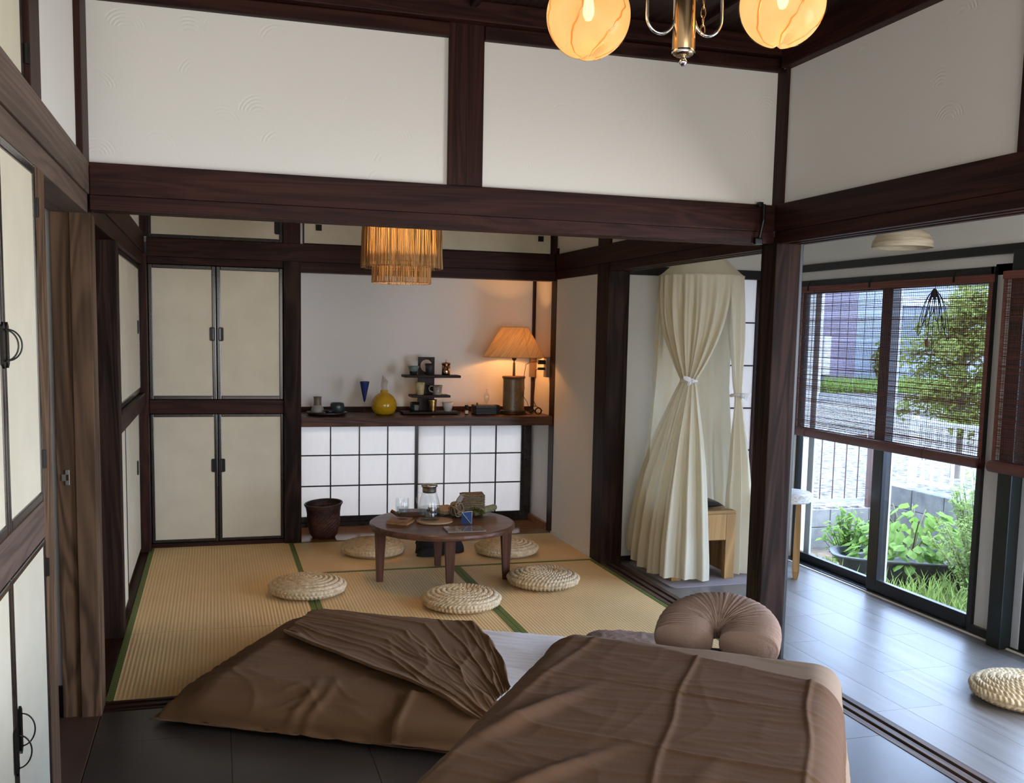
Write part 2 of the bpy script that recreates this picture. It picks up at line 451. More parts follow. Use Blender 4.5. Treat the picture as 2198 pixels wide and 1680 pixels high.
wall('hall_outer', (-1.75, -1.7, -1.7, 7.15, -.05, 2.66), WALLC, 'outer wall of the hall')
box('ceiling', (-1.7, -.5, -1.6, 7.1, 1.86, 1.88), WALLC, None, 'low ceiling of the hall', 'ceiling', None, 'structure')
box('floor', (-1.7, -.53, -1.6, 7.1, -.035, -.012), DARKW, None, 'dark wooden floor of the hall', 'floor', None, 'structure')
wall('back_outer', (-1.75, .50, 7.08, 7.15, -.05, 2.66), WALLC, 'outer rear wall behind the closets')
wall('back_outer_top', (.50, 2.35, 7.03, 7.15, 1.80, 2.66), WALLC, 'outer wall above the alcove')
wall('left_tatami_end', (-1.7, -.44, 6.50, 6.56, 0, 2.66), WALLC, 'inner closing wall beside the closets')
wall('rear', (-1.75, 3.62, -1.70, -1.62, -.05, 2.66), WALLC, 'wall behind the viewer')

NDOOR = [0]
def fusuma(axis, p, a0, a1, z0, z1, label, fw=.022, th=.02, face=1, parts=(), paper=PAPERF):
    """papered closet door with lacquered frame. axis 1: lies along y at x=p (faces +x); axis 0: along x at y=p (faces -y)"""
    NDOOR[0] += 1
    def B(u0, u1, d0, d1, w0, w1): return (p - d1, p - d0, u0, u1, w0, w1) if axis == 1 else (u0, u1, p + d0, p + d1, w0, w1)
    r = root('door_%d' % NDOOR[0], (p, (a0 + a1) / 2, z0) if axis == 1 else ((a0 + a1) / 2, p, z0), label, 'door', None, 'structure')
    box('paper_panel', B(a0 + fw * .7, a1 - fw * .7, .004, th, z0 + fw * .7, z1 - fw * .7), paper, r)
    for u0, u1, w0, w1 in ((a0, a0 + fw, z0, z1), (a1 - fw, a1, z0, z1), (a0 + fw, a1 - fw, z0, z0 + fw), (a0 + fw, a1 - fw, z1 - fw, z1)):
        box('frame_rail', B(u0, u1, 0, th + .002, w0, w1), LACQ, r, bev=.004)
    return r
def pullplate(r, axis, p, u, z, wd=.028, ht=.075):
    """black recessed finger pull with a lip"""
    g = G()
    for s in (-1, 1):
        b = (u + s * wd / 2 - .004, u + s * wd / 2 + .004, z - ht / 2, z + ht / 2)
        bb = (p - .003, p + .004, *b) if axis == 1 else (b[0], b[1], p - .004, p + .003, b[2], b[3])
        g.box(*bb, bev=.002)
        b = (u - wd / 2, u + wd / 2, z + s * ht / 2 - .004, z + s * ht / 2 + .004)
        bb = (p - .003, p + .004, *b) if axis == 1 else (b[0], b[1], p - .004, p + .003, b[2], b[3])
        g.box(*bb, bev=.002)
    bb = (p - .003, p + .0015, u - wd / 2, u + wd / 2, z - ht / 2, z + ht / 2) if axis == 1 else (u - wd / 2, u + wd / 2, p - .0015, p + .003, z - ht / 2, z + ht / 2)
    g.box(*bb)
    return g.out('finger_pull', BLACKM, r, 'black metal finger pull')
def ringpull(r, x, y, z, h):
    g = G(); pl = [(y, z + h * .62), (y + .011, z + h * .5), (y + .011, z - h * .5), (y, z - h * .62), (y - .011, z - h * .5), (y - .011, z + h * .5)]
    n = len(pl); v = [(x, a, b) for a, b in pl] + [(x + .005, a, b) for a, b in pl]
    g.addm(v, [tuple(range(n))[::-1], tuple(range(n, 2 * n))] + [(i, (i + 1) % n, n + (i + 1) % n, n + i) for i in range(n)])
    o = g.out('pull_plate', BLACKM, r, 'black diamond-ended pull plate')
    pts = [(x + .004 + .026 * math.sin(a), y + .004 * math.sin(a), z + h * .42 * math.cos(a)) for a in np.linspace(0, PI, 17)]
    G().tube(pts, .0017, 8).out('pull_ring', IRON, o, smooth=True)
def hinge(r, x, y, z, h=.045):
    g = G().box(x - .002, x + .004, y - .008, y + .006, z - h / 2, z + h / 2)
    g.lathe([(0, -h / 2), (.004, -h / 2), (.004, h / 2), (0, h / 2)], (x + .004, y, z), 8)
    g.out('hinge', IRON, r)
XL = -.407
d1 = fusuma(1, XL + .001, 2.207, 2.632, .96, 1.762, 'left closet upper door beside the doorway post')
ringpull(d1, XL, 2.225, 1.345, .075); hinge(d1, XL, 2.630, 1.665); hinge(d1, XL, 2.630, 1.06)
d2 = fusuma(1, XL + .001, 1.775, 2.203, .96, 1.762, 'left closet upper door cut by the picture edge')
ringpull(d2, XL, 2.186, 1.345, .075)
d3 = fusuma(1, XL + .001, 2.207, 2.632, .022, .864, 'left closet lower door beside the doorway post', .016)
ringpull(d3, XL, 2.235, .53, .085); hinge(d3, XL, 2.630, .79)
d4 = fusuma(1, XL + .001, 1.775, 2.203, .022, .864, 'left closet lower door cut by the picture edge', .016)
ringpull(d4, XL, 2.19, .50, .085)
fusuma(1, XL + .001, 1.33, 1.77, .96, 1.762, 'left closet upper door outside the picture'); fusuma(1, XL + .001, 1.33, 1.77, .022, .864, 'left closet lower door outside the picture')
d5 = fusuma(1, XL - .01, 1.95, 2.598, 1.945, 2.47, 'small cream cupboard door above the left beam', .014); hinge(d5, XL - .004, 2.597, 2.01)
sp = G().box(-.502, -.488, 3.691, 3.697, .833, .887, bev=.001); sp.box(-.514, -.50, 3.691, 3.697, .848, .872, bev=.001)
spo = sp.out('strike_plate', STEEL, None, 'small steel strike plate on the dark door jamb', 'strike plate')
box('latch_slot', (-.499, -.491, 3.688, 3.692, .85, .87), WZ, spo)

# ---- left wall, tatami room
wall('left_tatami', (-.48, -.43, 3.775, 6.5, 1.93, 2.52), WALL, 'white strip above the far left beam')
trim((-.43, -.405, 3.83, 6.48, 1.829, 1.945), WY, 'brown beam board along the far left wall')
trim((-.52, -.41, 3.83, 6.48, 1.752, 1.828), WY, 'brown lintel over the far left closet')
trim((-.495, -.404, 4.615, 4.725, -.03, 1.753), WZ2, 'second brown post behind the knotty post', cat='wooden post')
trim((-.475, -.392, 6.385, 6.478, -.03, 1.82), WZ, 'brown corner post left of the four-door closet', cat='wooden post')
trim((-.43, -.388, 6.44, 6.50, 1.93, 2.5), WZ, 'dark corner post above the far left beam', cat='wooden post')
trim((-.475, -.408, 4.725, 6.385, .90, .985), WY, 'brown middle rail of the far left closet')
trim((-.60, -.407, 3.83, 6.48, -.03, -.0015), WY, 'dark sill strip left of the tatami', cat='threshold')
NDOOR[0] += 1
dd = root('door_%d' % NDOOR[0], (-.53, 4.22, 0), 'dark wooden door between the two left posts', 'door', None, 'structure')
box('door_panel', (-.55, -.53, 3.83, 4.615, 0, 1.753), WZ, dd); box('door_stile', (-.535, -.522, 4.53, 4.612, 0, 1.753), WZ2, dd)
fusuma(1, -.455, 4.73, 5.14, .99, 1.75, 'far left upper sliding door behind the post')
e = fusuma(1, -.432, 5.06, 6.383, .99, 1.75, 'far left upper sliding door with black frame', .028); pullplate(e, 1, -.432, 6.25, 1.38, .03, .07)
e = fusuma(1, -.425, 4.73, 5.19, .02, .898, 'far left lower white door behind the post', .008)
e = fusuma(1, -.445, 5.15, 6.383, .02, .898, 'far left lower white door beside the corner', .008); pullplate(e, 1, -.445, 6.2, .55, .03, .075)
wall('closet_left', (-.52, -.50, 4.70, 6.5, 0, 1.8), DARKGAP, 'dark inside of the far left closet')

# ---- back wall of the tatami room
wall('back_upper', (-.45, 2.3, 6.52, 6.56, 1.90, 2.52), WALL, 'white strip above the rear beam')
trim((-.392, 2.24, 6.478, 6.51, 1.812, 1.924), WX, 'broad brown beam across the rear wall')
trim((-.392, .42, 6.485, 6.60, 1.768, 1.812), WX, 'brown lintel over the four-door closet')
trim((.525, 2.245, 6.485, 6.60, 1.748, 1.812), WX, 'brown lintel over the alcove')
trim((.42, .528, 6.468, 6.62, -.03, 1.813), WZ2, 'brown post between closet and alcove', cat='wooden post')
trim((.42, .528, 6.49, 6.53, 1.924, 2.5), WZ, 'short brown post above the rear beam', cat='wooden post')
trim((-.392, .42, 6.492, 6.56, .846, .932), WX, 'brown middle rail of the four-door closet')
trim((-.392, .42, 6.488, 6.56, -.03, .025), WX, 'brown sill of the four-door closet', cat='threshold')
Y0 = 6.50
for a0, a1, z0, z1, lab, pu, pz in ((-.39, .008, .934, 1.766, 'closet upper left door of the rear wall', -.015, 1.345), (.012, .418, .934, 1.766, 'closet upper right door of the rear wall', .037, 1.345),
                                    (-.39, .010, .027, .844, 'closet lower left door of the rear wall', -.013, .515), (.014, .418, .027, .844, 'closet lower right door of the rear wall', .039, .515)):
    e = fusuma(0, Y0, a0, a1, z0, z1, lab, .024 if z0 > .5 else .02); pullplate(e, 0, Y0 + .002, pu, pz, .024, .078)
e = fusuma(0, 6.508, -.39, .42, 1.925, 2.47, 'cream cupboard door above the rear closet', .024); pullplate(e, 0, 6.51, .385, 2.025, .026, .085)
NDOOR[0] += 1
e = fusuma(0, 6.505, .545, 1.40, 1.925, 2.47, 'pale cupboard door above the alcove, left one', .008); box('finger_pull', (.625, .662, 6.50, 6.507, 2.014, 2.052), BLACKM, e, 'black square finger pull')
e = fusuma(0, 6.503, 1.38, 2.215, 1.925, 2.47, 'pale cupboard door above the alcove, right one', .008); box('finger_pull', (2.117, 2.155, 6.498, 6.505, 2.012, 2.048), BLACKM, e, 'black square finger pull')
trim((2.215, 2.25, 6.48, 6.53, 1.924, 2.5), WZ, 'dark corner post above the rear beam', cat='wooden post')
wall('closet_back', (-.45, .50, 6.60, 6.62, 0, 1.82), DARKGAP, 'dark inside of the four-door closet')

# ---- alcove
wall('alcove_back', (.50, 2.30, 6.97, 7.03, .735, 1.80), WALL, 'plain grey-white alcove wall above the shelf')
wall('alcove_right', (2.256, 2.30, 6.55, 7.0, .0, 1.80), WALL, 'narrow right cheek of the alcove')
wall('alcove_left', (.49, .53, 6.60, 7.0, 0, 1.80), WALLC, 'left cheek of the alcove')
trim((2.25, 2.34, 6.44, 6.60, 1.79, 1.97), WX, 'dark filler block behind the alcove corner')
wall('alcove_top', (.50, 2.28, 6.56, 7.0, 1.795, 1.82), WALLC, 'underside above the alcove')
trim((.528, 2.256, 6.478, 6.97, .757, .818), SHELFW, 'thick brown alcove shelf that carries the lamp and cups', cat='built-in shelf')
trim((.528, 2.256, 6.955, 6.972, .818, .852), WX, 'dark upstand behind the alcove shelf', cat='trim')
trim((2.236, 2.262, 6.945, 6.972, .852, 1.80), WZ, 'thin dark corner strip in the alcove', cat='trim')
trim((2.242, 2.30, 6.455, 6.56, -.03, 1.813), WZ, 'slim brown post right of the alcove', cat='wooden post')
box('baseboard_alcove', (2.235, 2.258, 6.56, 6.97, 0, .05), TOKOF, None, 'brown baseboard on the right cheek of the alcove', 'baseboard', None, 'structure')
trim((.53, 2.25, 6.968, 7.02, .0, .03), LACQ, 'dark sill under the shoji', cat='threshold')
trim((2.195, 2.25, 6.965, 7.02, .03, .757), LACQ, 'dark jamb right of the alcove shoji', cat='door jamb')
NW = [0]
def shoji(x0, x1, y, z0, z1, cols, rows, label, wd, stile=.022, bot=.04, th=.02):
    NW[0] += 1
    r = root('window_%d' % NW[0], ((x0 + x1) / 2, y, z0), label, 'paper screen', None, 'structure')
    for a, b in ((x0, x0 + stile), (x1 - stile, x1)): box('stile', (a, b, y, y + th, z0, z1), wd, r, bev=.002)
    box('bottom_rail', (x0 + stile, x1 - stile, y, y + th, z0, z0 + bot), wd, r, bev=.002); box('top_rail', (x0 + stile, x1 - stile, y, y + th, z1 - .012, z1), wd, r, bev=.002)
    X = np.linspace(x0 + stile, x1 - stile, cols + 1); Z = np.linspace(z0 + bot, z1 - .012, rows + 1)
    for q in X[1:-1]: box('muntin', (q - .0045, q + .0045, y + .002, y + .014, Z[0], Z[-1]), wd, r)
    for q in Z[1:-1]: box('muntin', (X[0], X[-1], y + .0035, y + .0135, q - .0045, q + .0045), wd, r)
    for i in range(cols):
        for j in range(rows): box('paper_pane', (X[i], X[i + 1], y + .0142, y + .0152, Z[j], Z[j + 1]), SHOJI, r)
    return r
s1 = shoji(.548, 1.402, 6.985, .03, .735, 4, 3, 'left low shoji screen under the alcove shelf', LACQ)
s2 = shoji(1.372, 2.195, 6.968, .03, .735, 4, 3, 'right low shoji screen under the alcove shelf', LACQ); box('finger_pull', (2.180, 2.188, 6.963, 6.969, .42, .50), BLACKM, s2)

# ---- wall between rooms and corridor (x = 2.24)
wall('right_tatami', (2.246, 2.33, 5.68, 6.46, .0, 1.80), WALL, 'white plaster wall right of the round table')
wall('right_upper', (2.252, 2.31, -1.6, 6.5, 1.93, 2.62), WALL, 'shaded plaster wall above the right beam')
box('baseboard_right', (2.238, 2.247, 5.69, 6.455, .0, .014), WALLC, None, 'pale thin strip at the foot of the right wall', 'baseboard', None, 'structure')
trim((2.232, 2.25, -1.6, 3.697, 1.831, 1.940), WY, 'dark beam board over the opening to the corridor')
trim((2.232, 2.25, 3.775, 6.478, 1.816, 1.926), WY, 'dark beam board over the steam tent opening')
grooved(1, 2.24, 2.365, 1.78, 1.83, -1.6, 3.70, WY, 'grooved dark lintel before the window')
grooved(1, 2.24, 2.365, 1.765, 1.815, 3.76, 5.52, WY, 'grooved dark lintel before the steam tent')
wall('beam_core', (2.251, 2.35, 3.765, 6.52, 1.80, 1.945), WALLC, 'hidden core of the right rear beam')
wall('beam_core_front', (2.251, 2.35, -1.6, 3.66, 1.826, 1.945), WALLC, 'hidden core of the right front beam')
trim((2.24, 2.33, 5.68, 6.46, 1.757, 1.815), WY, 'dark lintel strip on top of the right wall')
trim((2.236, 2.37, 5.50, 5.688, -.03, 1.816), WZ2, 'double brown door post left of the steam tent', cat='wooden post')
trim((2.236, 2.26, 5.50, 5.69, 1.926, 2.5), WZ, 'short post above the right rear beam', cat='wooden post')
trim((2.222, 2.338, 3.65, 3.77, -.03, 1.781), WZ2, 'square brown pillar between tatami room and corridor', .006, 'wooden post')
trim((2.338, 2.354, 3.655, 3.765, -.03, 1.80), BLACKP, 'black painted corridor side of the square pillar', cat='trim')
trim((2.236, 2.26, 2.28, 2.402, 1.94, 2.60), WZ, 'dark post at the right edge above the beam', cat='wooden post')
trim((2.21, 2.255, -1.6, 3.66, 2.478, 2.60), WY, 'dark ceiling moulding above the right wall')
grooved(1, 2.242, 2.364, -.03, .001, -1.6, 5.52, wood('worn_threshold', (.085, .058, .045), 1, .45), 'long grooved threshold along the corridor', False, .02, .012, 'threshold')
br = G(); br.box(2.146, 2.166, 3.672, 3.695, 1.925, 1.945, bev=.003); br.tube([(2.168, 3.672, 1.935), (2.166, 3.668, 1.87), (2.156, 3.675, 1.80)], .007, 8); br.box(2.14, 2.175, 3.68, 3.70, 1.772, 1.80, bev=.004)
br.out('beam_bracket', BLACKM, None, 'black metal strap bracket on the beam above the pillar', 'bracket')

# ---- corridor end
wall('corridor_end', (2.36, 2.60, 5.565, 5.65, .03, 2.15), WALLC, 'white wall beside the tall shoji')
wall('corridor_end_top', (2.60, 3.6, 5.565, 5.65, 1.80, 2.15), WALLC, 'white wall over the tall shoji')
wall('corridor_end_right', (3.36, 3.6, 5.565, 5.65, 0, 1.80), WALLC, 'white wall right of the tall shoji')
trim((2.36, 3.47, 5.553, 5.59, 1.752, 1.806), BLACKP, 'black rail above the tall shoji', cat='trim')
box('baseboard_end', (2.36, 2.60, 5.553, 5.57, -.03, .03), BLACKP, None, 'black baseboard left of the tall shoji', 'baseboard', None, 'structure')
s3 = shoji(2.592, 3.30, 5.56, .01, 1.762, 2, 6, 'tall shoji screen behind the cream tent', WZ, .036, .13)
box('finger_pull', (2.603, 2.615, 5.555, 5.561, .62, .70), BLACKM, s3)
trim((3.30, 3.36, 5.56, 5.60, 0, 1.80), WZ, 'brown jamb right of the tall shoji', cat='door jamb')

# ---- window wall of the corridor (x = 3.47)
wall('window_top', (3.47, 3.60, -1.7, 5.65, 1.70, 2.15), WALLC, 'white wall above the corridor windows')
wall('window_pier', (3.47, 3.60, 3.61, 3.80, .0, 1.75), WALLC, 'narrow white wall panel between the two windows')
wall('window_corner', (3.47, 3.60, 5.42, 5.65, 0, 1.75), WALLC, 'wall at the corridor corner')
wall('window_rear', (3.47, 3.60, -1.7, -.1, 0, 1.75), WALLC, 'corridor wall behind the viewer')
trim((3.452, 3.472, -1.6, 5.56, 1.793, 1.837), BLACKP, 'black rail above the window', cat='trim')
trim((3.452, 3.60, 3.79, 5.43, 1.703, 1.74), BLACKP, 'black window head', cat='window trim')
trim((3.452, 3.60, 3.785, 3.812, -.0, 1.74), BLACKP, 'black window jamb beside the white panel', cat='window trim')
trim((3.448, 3.472, 3.655, 3.79, -.0, .045), BLACKP, 'black foot strip under the white panel', cat='window trim')
trim((3.446, 3.472, 3.628, 3.660, -.0, 1.75), BLACKP, 'black strip right of the white panel', cat='window trim')
trim((3.40, 3.47, 3.545, 3.628, -.0, 1.80), simple('dark_green_black_post', (.010, .015, .014), .3, 0, .2), 'dark green-black post under the second blind', .004, 'wooden post')
trim((3.46, 3.60, 3.50, 3.545, 0, 1.74), ALU, 'pale aluminium jamb beside the dark post', cat='window trim')
trim((3.452, 3.60, -.1, 3.55, 1.703, 1.74), BLACKP, 'black head of the second window', cat='window trim')
trim((3.452, 3.62, 3.80, 5.43, -.03, .012), ALUB, 'black aluminium window sill track', cat='window trim')
trim((3.437, 3.452, -1.6, 5.56, -.02, .006), WALLC, 'pale strip along the window sill', cat='window trim')
trim((3.452, 3.62, -.1, 3.55, -.03, .012), ALUB, 'black sill track of the second window', cat='window trim')
def sash(x, y0, y1, z0, z1, label, mat, bot=.075, st=.045, th=.03, st0=None):
    st0 = st0 or st
    NW[0] += 1
    r = root('window_%d' % NW[0], (x, (y0 + y1) / 2, z0), label, 'window', None, 'structure')
    for a, b in ((y0, y0 + st0), (y1 - st, y1)): box('stile', (x, x + th, a, b, z0, z1), mat, r, bev=.004)
    box('bottom_rail', (x, x + th, y0 + st0, y1 - st, z0, z0 + bot), mat, r, bev=.004); box('top_rail', (x, x + th, y0 + st0, y1 - st, z1 - .04, z1), mat, r, bev=.004)
    box('pane', (x + th / 2 - .0015, x + th / 2 + .0015, y0 + st0 - .004, y1 - st + .004, z0 + bot - .004, z1 - .036), GLASS, r)
    return r
sash(3.462, 3.812, 4.60, .012, 1.703, 'right sliding sash of the garden window', ALUB, .07, .085, .03, .018)
sash(3.505, 4.545, 5.435, .012, 1.703, 'left sliding sash of the garden window', ALUB, .05, .05)
g = G().box(3.540, 3.552, 4.545, 4.582, .012, 1.703); g.out('window_trim', ALU, None, 'pale blue-grey outer stile behind the meeting rail', 'window trim', kind='structure')
g = G().box(3.545, 3.56, 5.285, 5.345, .012, 1.703, bev=.004); g.out('window_trim', ALU, None, 'pale aluminium frame at the left end of the window', 'window trim', kind='structure')
sash(3.462, 2.62, 3.50, .012, 1.703, 'sash of the second window at the picture edge', ALUB, .07, .05)
sash(3.505, 1.78, 2.66, .012, 1.703, 'sash of the second window outside the picture', ALUB, .07, .05)
# ------------------------------------------------------------------ massage table
BM, BU, BV = Vector((1.105, 2.096, 0)), Vector((.811, -.585, 0)), Vector((-.585, -.811, 0))
def bed(u, v, z): return BM + BU * u + BV * v + Vector((0, 0, z))
def bend(a, r):
    if a <= 0: return a, 0.0
    if a < r * PI / 2: return r * math.sin(a / r), r * (1 - math.cos(a / r))
    return r, r + a - r * PI / 2
mt = root('massage_table', (BM + BV * .9), 'massage table made up with beige sheet and brown cover, filling the lower right', 'massage table')
BW, BL, BH, BR = .335, 1.85, .652, .065
g = G(); v, f = bevbox(-BW + .012, BW - .012, .012, BL - .01, BH - .09, BH - .008, .04); g.addm([bed(*q) for q in v], f)
g.out('padded_top', BEIGE, mt, smooth=True)
g = G()
for u in (-BW + .04, BW - .08):
    v, f = bevbox(u, u + .04, .06, BL - .05, BH - .15, BH - .09, .004); g.addm([bed(*q) for q in v], f)
g.out('side_rail', WX, mt)
for u in (-.27, .27):
    for vv in (.2, 1.65):
        g = G(); v, f = bevbox(u - .02, u + .02, vv - .025, vv + .025, 0, BH - .15, .004); g.addm([bed(*q) for q in v], f); g.out('leg', WX, mt)
def draped(u, v, h, rr, drop, end, wr):
    """point of a cloth lying over the table; u,v are arc lengths from the centre line / far edge"""
    W = BW - BR
    su = 1 if u > 0 else -1
    xu, gu = bend(abs(u) - W, BR + h)
    x = su * (W + xu) if abs(u) > W else u
    yv, gv = bend(-(v - BR), BR + h)
    y = BR - yv if v < BR else v
    gz = max(gu, gv) if (gu > BR and gv > BR) else math.sqrt(gu * gu + gv * gv)
    z = BH + h - min(gz, drop)
    n = wr(u, v)
    side = sstep(BR * .6, BR * 2.2, gu)
    flare = side * (gu - BR) * .10 * (1 if u > 0 else .4)
    x += su * (flare + side * (.010 * math.sin(v * 17 + 2 * nz(v * 3, 1)) * sstep(.05, .3, gu)) + side * n * 1.0)
    e = sstep(BR * .6, BR * 2.2, gv); y -= e * (.012 * math.sin(u * 24 + 1.5) * sstep(.05, .3, gv))
    z += n * (1 - side)
    return bed(x, y, z)
def ridge(a, b, p=5): return (1 - min(1, abs(nz(a, b)) * 1.9)) ** p
def wr_sheet(u, v):
    return .0025 * ridge(u * 3.2 + 5, v * 16 + .6 * nz(u * 5, v * 5)) + .0015 * nz(u * 9, v * 9)
def wr_cover(u, v):
    h = .0016 * ridge(u * 2.2 + 1.3 + .5 * nz(v * 3, 7), v * 17 + 1.6 * u + .8 * nz(u * 4, v * 4), 5) + .0009 * ridge(u * 9 + 3 + v * 2.5, v * 4.5, 6) + .0012 * nz(u * 6, v * 6) + .0006 * ridge(u * 5, v * 46 + 2 * nz(u * 6, v * 6), 3)
    h += .0022 * sstep(.18, .34, u) * ridge(u * 2, v * 14 + u * 5 + nz(v * 3, 2), 3) + .0018 * sstep(.05, -.3, u) * ridge(u * 3, v * 12 - u * 4, 3)
    for c, s, wd in ((.035, .045, .006), (.285, .03, .005), (-.27, -.10, .010)):      # long pressed folds
        h += .0034 * math.exp(-((u - c - s * (v - .5) - .012 * nz(v * 4, c)) / wd) ** 2)
    for c, wd in ((.37, .004), (.66, .004), (.98, .005)):                             # cross folds
        h += .0026 * math.exp(-((v - c - .07 * u - .008 * nz(u * 5, c)) / wd) ** 2)
    for (uu, vv, su_, sv, ang, am) in ((-.23, .62, .02, .16, .35, .018), (-.12, .85, .018, .14, .5, .014), (.10, .95, .02, .18, .15, .008)):
        du, dv = u - uu, v - vv; p = du * math.cos(ang) + dv * math.sin(ang); q = -du * math.sin(ang) + dv * math.cos(ang)
        h += am * math.exp(-(p / su_) ** 2 - (q / sv) ** 2)
    return h
A = BW - BR + .1 + .30
rows = [[draped(u, v, .004, .05, .42, 0, wr_sheet) for u in np.linspace(-A, A, 120)] for v in np.linspace(-.34, .55, 100)]
G().grid(rows).out('fitted_sheet', BEIGE, mt, 'beige fitted sheet', smooth=True)
def hem(u): return float(np.interp(u, [-.8, -.36, -.28, -.17, -.06, .05, .15, .34, .8], [.10, .095, .085, .075, .085, .125, .15, .20, .24])) + .004 * nz(u * 12, 3)
A2 = BW - BR + .1 + .36
rows = []
us = np.linspace(-A2, A2, 400)
for t in np.linspace(0, 1, 330):
    row = []
    for u in us:
        v = hem(u) + t * (1.95 - hem(u))
        lift = .010 + .004 * sstep(.05, 0, t) - .007 * sstep(.012, 0, t)
        row.append(draped(u, v, lift, .05, .46, 0, wr_cover))
    rows.append(row)
G().grid(rows).out('cover_sheet', TAUPE2, mt, 'taupe brown cover sheet with pressed folds', smooth=True)

# face cradle: padded crescent open towards the table
fc = root('face_cradle', bed(.03, -.2, .56), 'mauve-taupe gauze face cradle cushion at the head of the massage table', 'face cradle')
def cradle():
    # horseshoe cushion lying on a slope: p across, q up the slope; open slit towards the table
    g = G(); rows = []; path = []
    for q in np.linspace(.018, .085, 12): path.append((-.079 - .004 * q / .085, q))
    for a in np.linspace(PI, 0, 34)[1:-1]: path.append((.083 * math.cos(a), .085 + .080 * math.sin(a)))
    for q in np.linspace(.085, .018, 12): path.append((.079 + .004 * q / .085, q))
    P = [Vector((p, q, 0)) for p, q in path]; fine = []
    for k in range(len(P) - 1):
        for t in (0, .2, .4, .6, .8): fine.append(P[k].lerp(P[k + 1], t))
    fine.append(P[-1]); n = len(fine); tilt = math.radians(19); nb = 34
    for i, c in enumerate(fine):
        t = i / (n - 1); d = (fine[min(i + 1, n - 1)] - fine[max(i - 1, 0)]).normalized(); s_ = Vector((-d.y, d.x, 0))
        e = min(1, math.sin(PI * t) * 5) ** .5 if 0 < i < n - 1 else 0
        row = []
        for j in range(nb):
            b = 2 * PI * j / (nb - 1); cb, sb = math.cos(b), math.sin(b)
            cr = .0016 * (ridge(i * .30 + 1.5 * cb, sb * .8 + 3 + i * .03, 2) - .5) + .0005 * math.sin(i * .9 + 3 * cb)
            hw = (.073 + cr) * e; ht = (.046 + cr) * e
            q = c + s_ * (hw * (abs(cb) ** .8) * (1 if cb > 0 else -1)); z = ht * (abs(sb) ** .85) * (1 if sb > 0 else -1)
            vv = -(q.y * math.cos(tilt) - z * math.sin(tilt)); zz = q.y * math.sin(tilt) + z * math.cos(tilt)
            row.append(bed(q.x + .037, vv - .050, BH - .034 + zz))
        rows.append(row)
    g.grid(rows)
    return g
cradle().out('cushion', GAUZE, fc, smooth=True)
g = G()
g.tube([bed(.035 + .10 * math.cos(a), -.205 + .09 * math.sin(a), BH - .11) for a in np.linspace(PI * .75, PI * 2.25, 20)], .012, 8)
g.out('support_plate', BLACKM, fc)
for u in (-.06, .13): G().tube([bed(u, .06, BH - .11), bed(u, -.20, BH - .11)], .008, 8).out('support_rod', CHROME, fc)

# ------------------------------------------------------------------ futon
FO, FA, FB = Vector((-.19, 3.575, 0)), Vector((.872, -.489, 0)), Vector((.489, .872, 0))
def fut(a, b, z): return FO + FA * a + FB * b + Vector((0, 0, z))
ft = root('futon', fut(.9, .56, 0), 'low floor futon with white sheet beside the massage table', 'futon')
FL, FW, FH, FR = 1.98, 1.12, .115, .05
def top_f(a, b):
    ea = sstep(-.0, .16, a) * sstep(FL, FL - .16, a); eb = sstep(0, .17, b) * sstep(FW, FW - .16, b)
    return FH * (.62 + .38 * ea) * (.66 + .34 * eb) + .004 * nz(a * 3, b * 3)
g = G(); rows = []
def mound(pad, h, wr, a0, a1, b0, b1, na, nb, drop, a1far=None):
    rows = []
    for i in range(na):
        row = []
        for j in range(nb):
            b = lerp(b0, b1, j / (nb - 1)); a = lerp(a0, a1 if a1far is None else lerp(a1, a1far, min(1, max(0, b / FW))), i / (na - 1))
            aa, ga = (lambda t: (-t[0], t[1]))(bend(-(a - FR), FR)) if a < FR else ((0, 0))if a <= FL - FR else bend(a - FL + FR, FR)
            bb, gb = (lambda t: (-t[0], t[1]))(bend(-(b - FR), FR)) if b < FR else ((0, 0)) if b <= FW - FR else bend(b - FW + FR, FR)
            x = (FR if a < FR else FL - FR if a > FL - FR else a) + aa; y = (FR if b < FR else FW - FR if b > FW - FR else b) + bb
            if a < FR: x -= pad
            elif a > FL - FR: x += pad
            if b < FR: y -= pad
            elif b > FW - FR: y += pad
            gz = math.sqrt(ga * ga + gb * gb)
            z = max(h + .003, top_f(x, y) + h - gz)
            k = sstep(.06, .0, gz)
            n = wr(a, b)
            fl = sstep(.05, .11, gz) * .018 * math.sin(a * 21 + b * 17 + 2 * nz(a * 4, b * 4))
            sgn_y = -1 if b < FR else 1 if b > FW - FR else 0; sgn_x = -1 if a < FR else 1 if a > FL - FR else 0
            row.append(fut(x + sgn_x * abs(fl), y + sgn_y * (abs(fl) + .4 * n * (1 - k)), z + n * (.35 + .65 * k)))
        rows.append(row)
    return rows
mound_w = lambda a, b: .0055 * ridge(a * 4 + b * 2, b * 24 + 2 * nz(a * 3, b * 3), 3) + .002 * nz(a * 8, b * 8)
g.grid(mound(0, 0, lambda a, b: 0, -.05, FL + .05, -.01, FW + .05, 40, 40, .12)); g.out('mattress', WHITEC, ft, smooth=True)
G().grid(mound(.004, .004, mound_w, .60, FL + .08, -.005, FW + .085, 110, 130, .12)).out('white_sheet', WHITEC, ft, 'white fitted sheet with fine wrinkles', smooth=True)
def wr_low(a, b):
    h = .0042 * ridge(a * 1.6 + .5 * nz(b * 3, a * 2), b * 15 - a * 2.2 + 1.2 * nz(a * 2.4, b * 2.4), 6) + .0032 * ridge(a * 3 - b * 3, b * 7 + a * 3 + nz(a * 3, 4), 7) + .002 * nz(a * 7, b * 7)
    for c in (.50, .56): h += .006 * math.exp(-((a - c - .05 * nz(b * 4, c)) / .02) ** 2) * sstep(.35, .0, b)
    return h
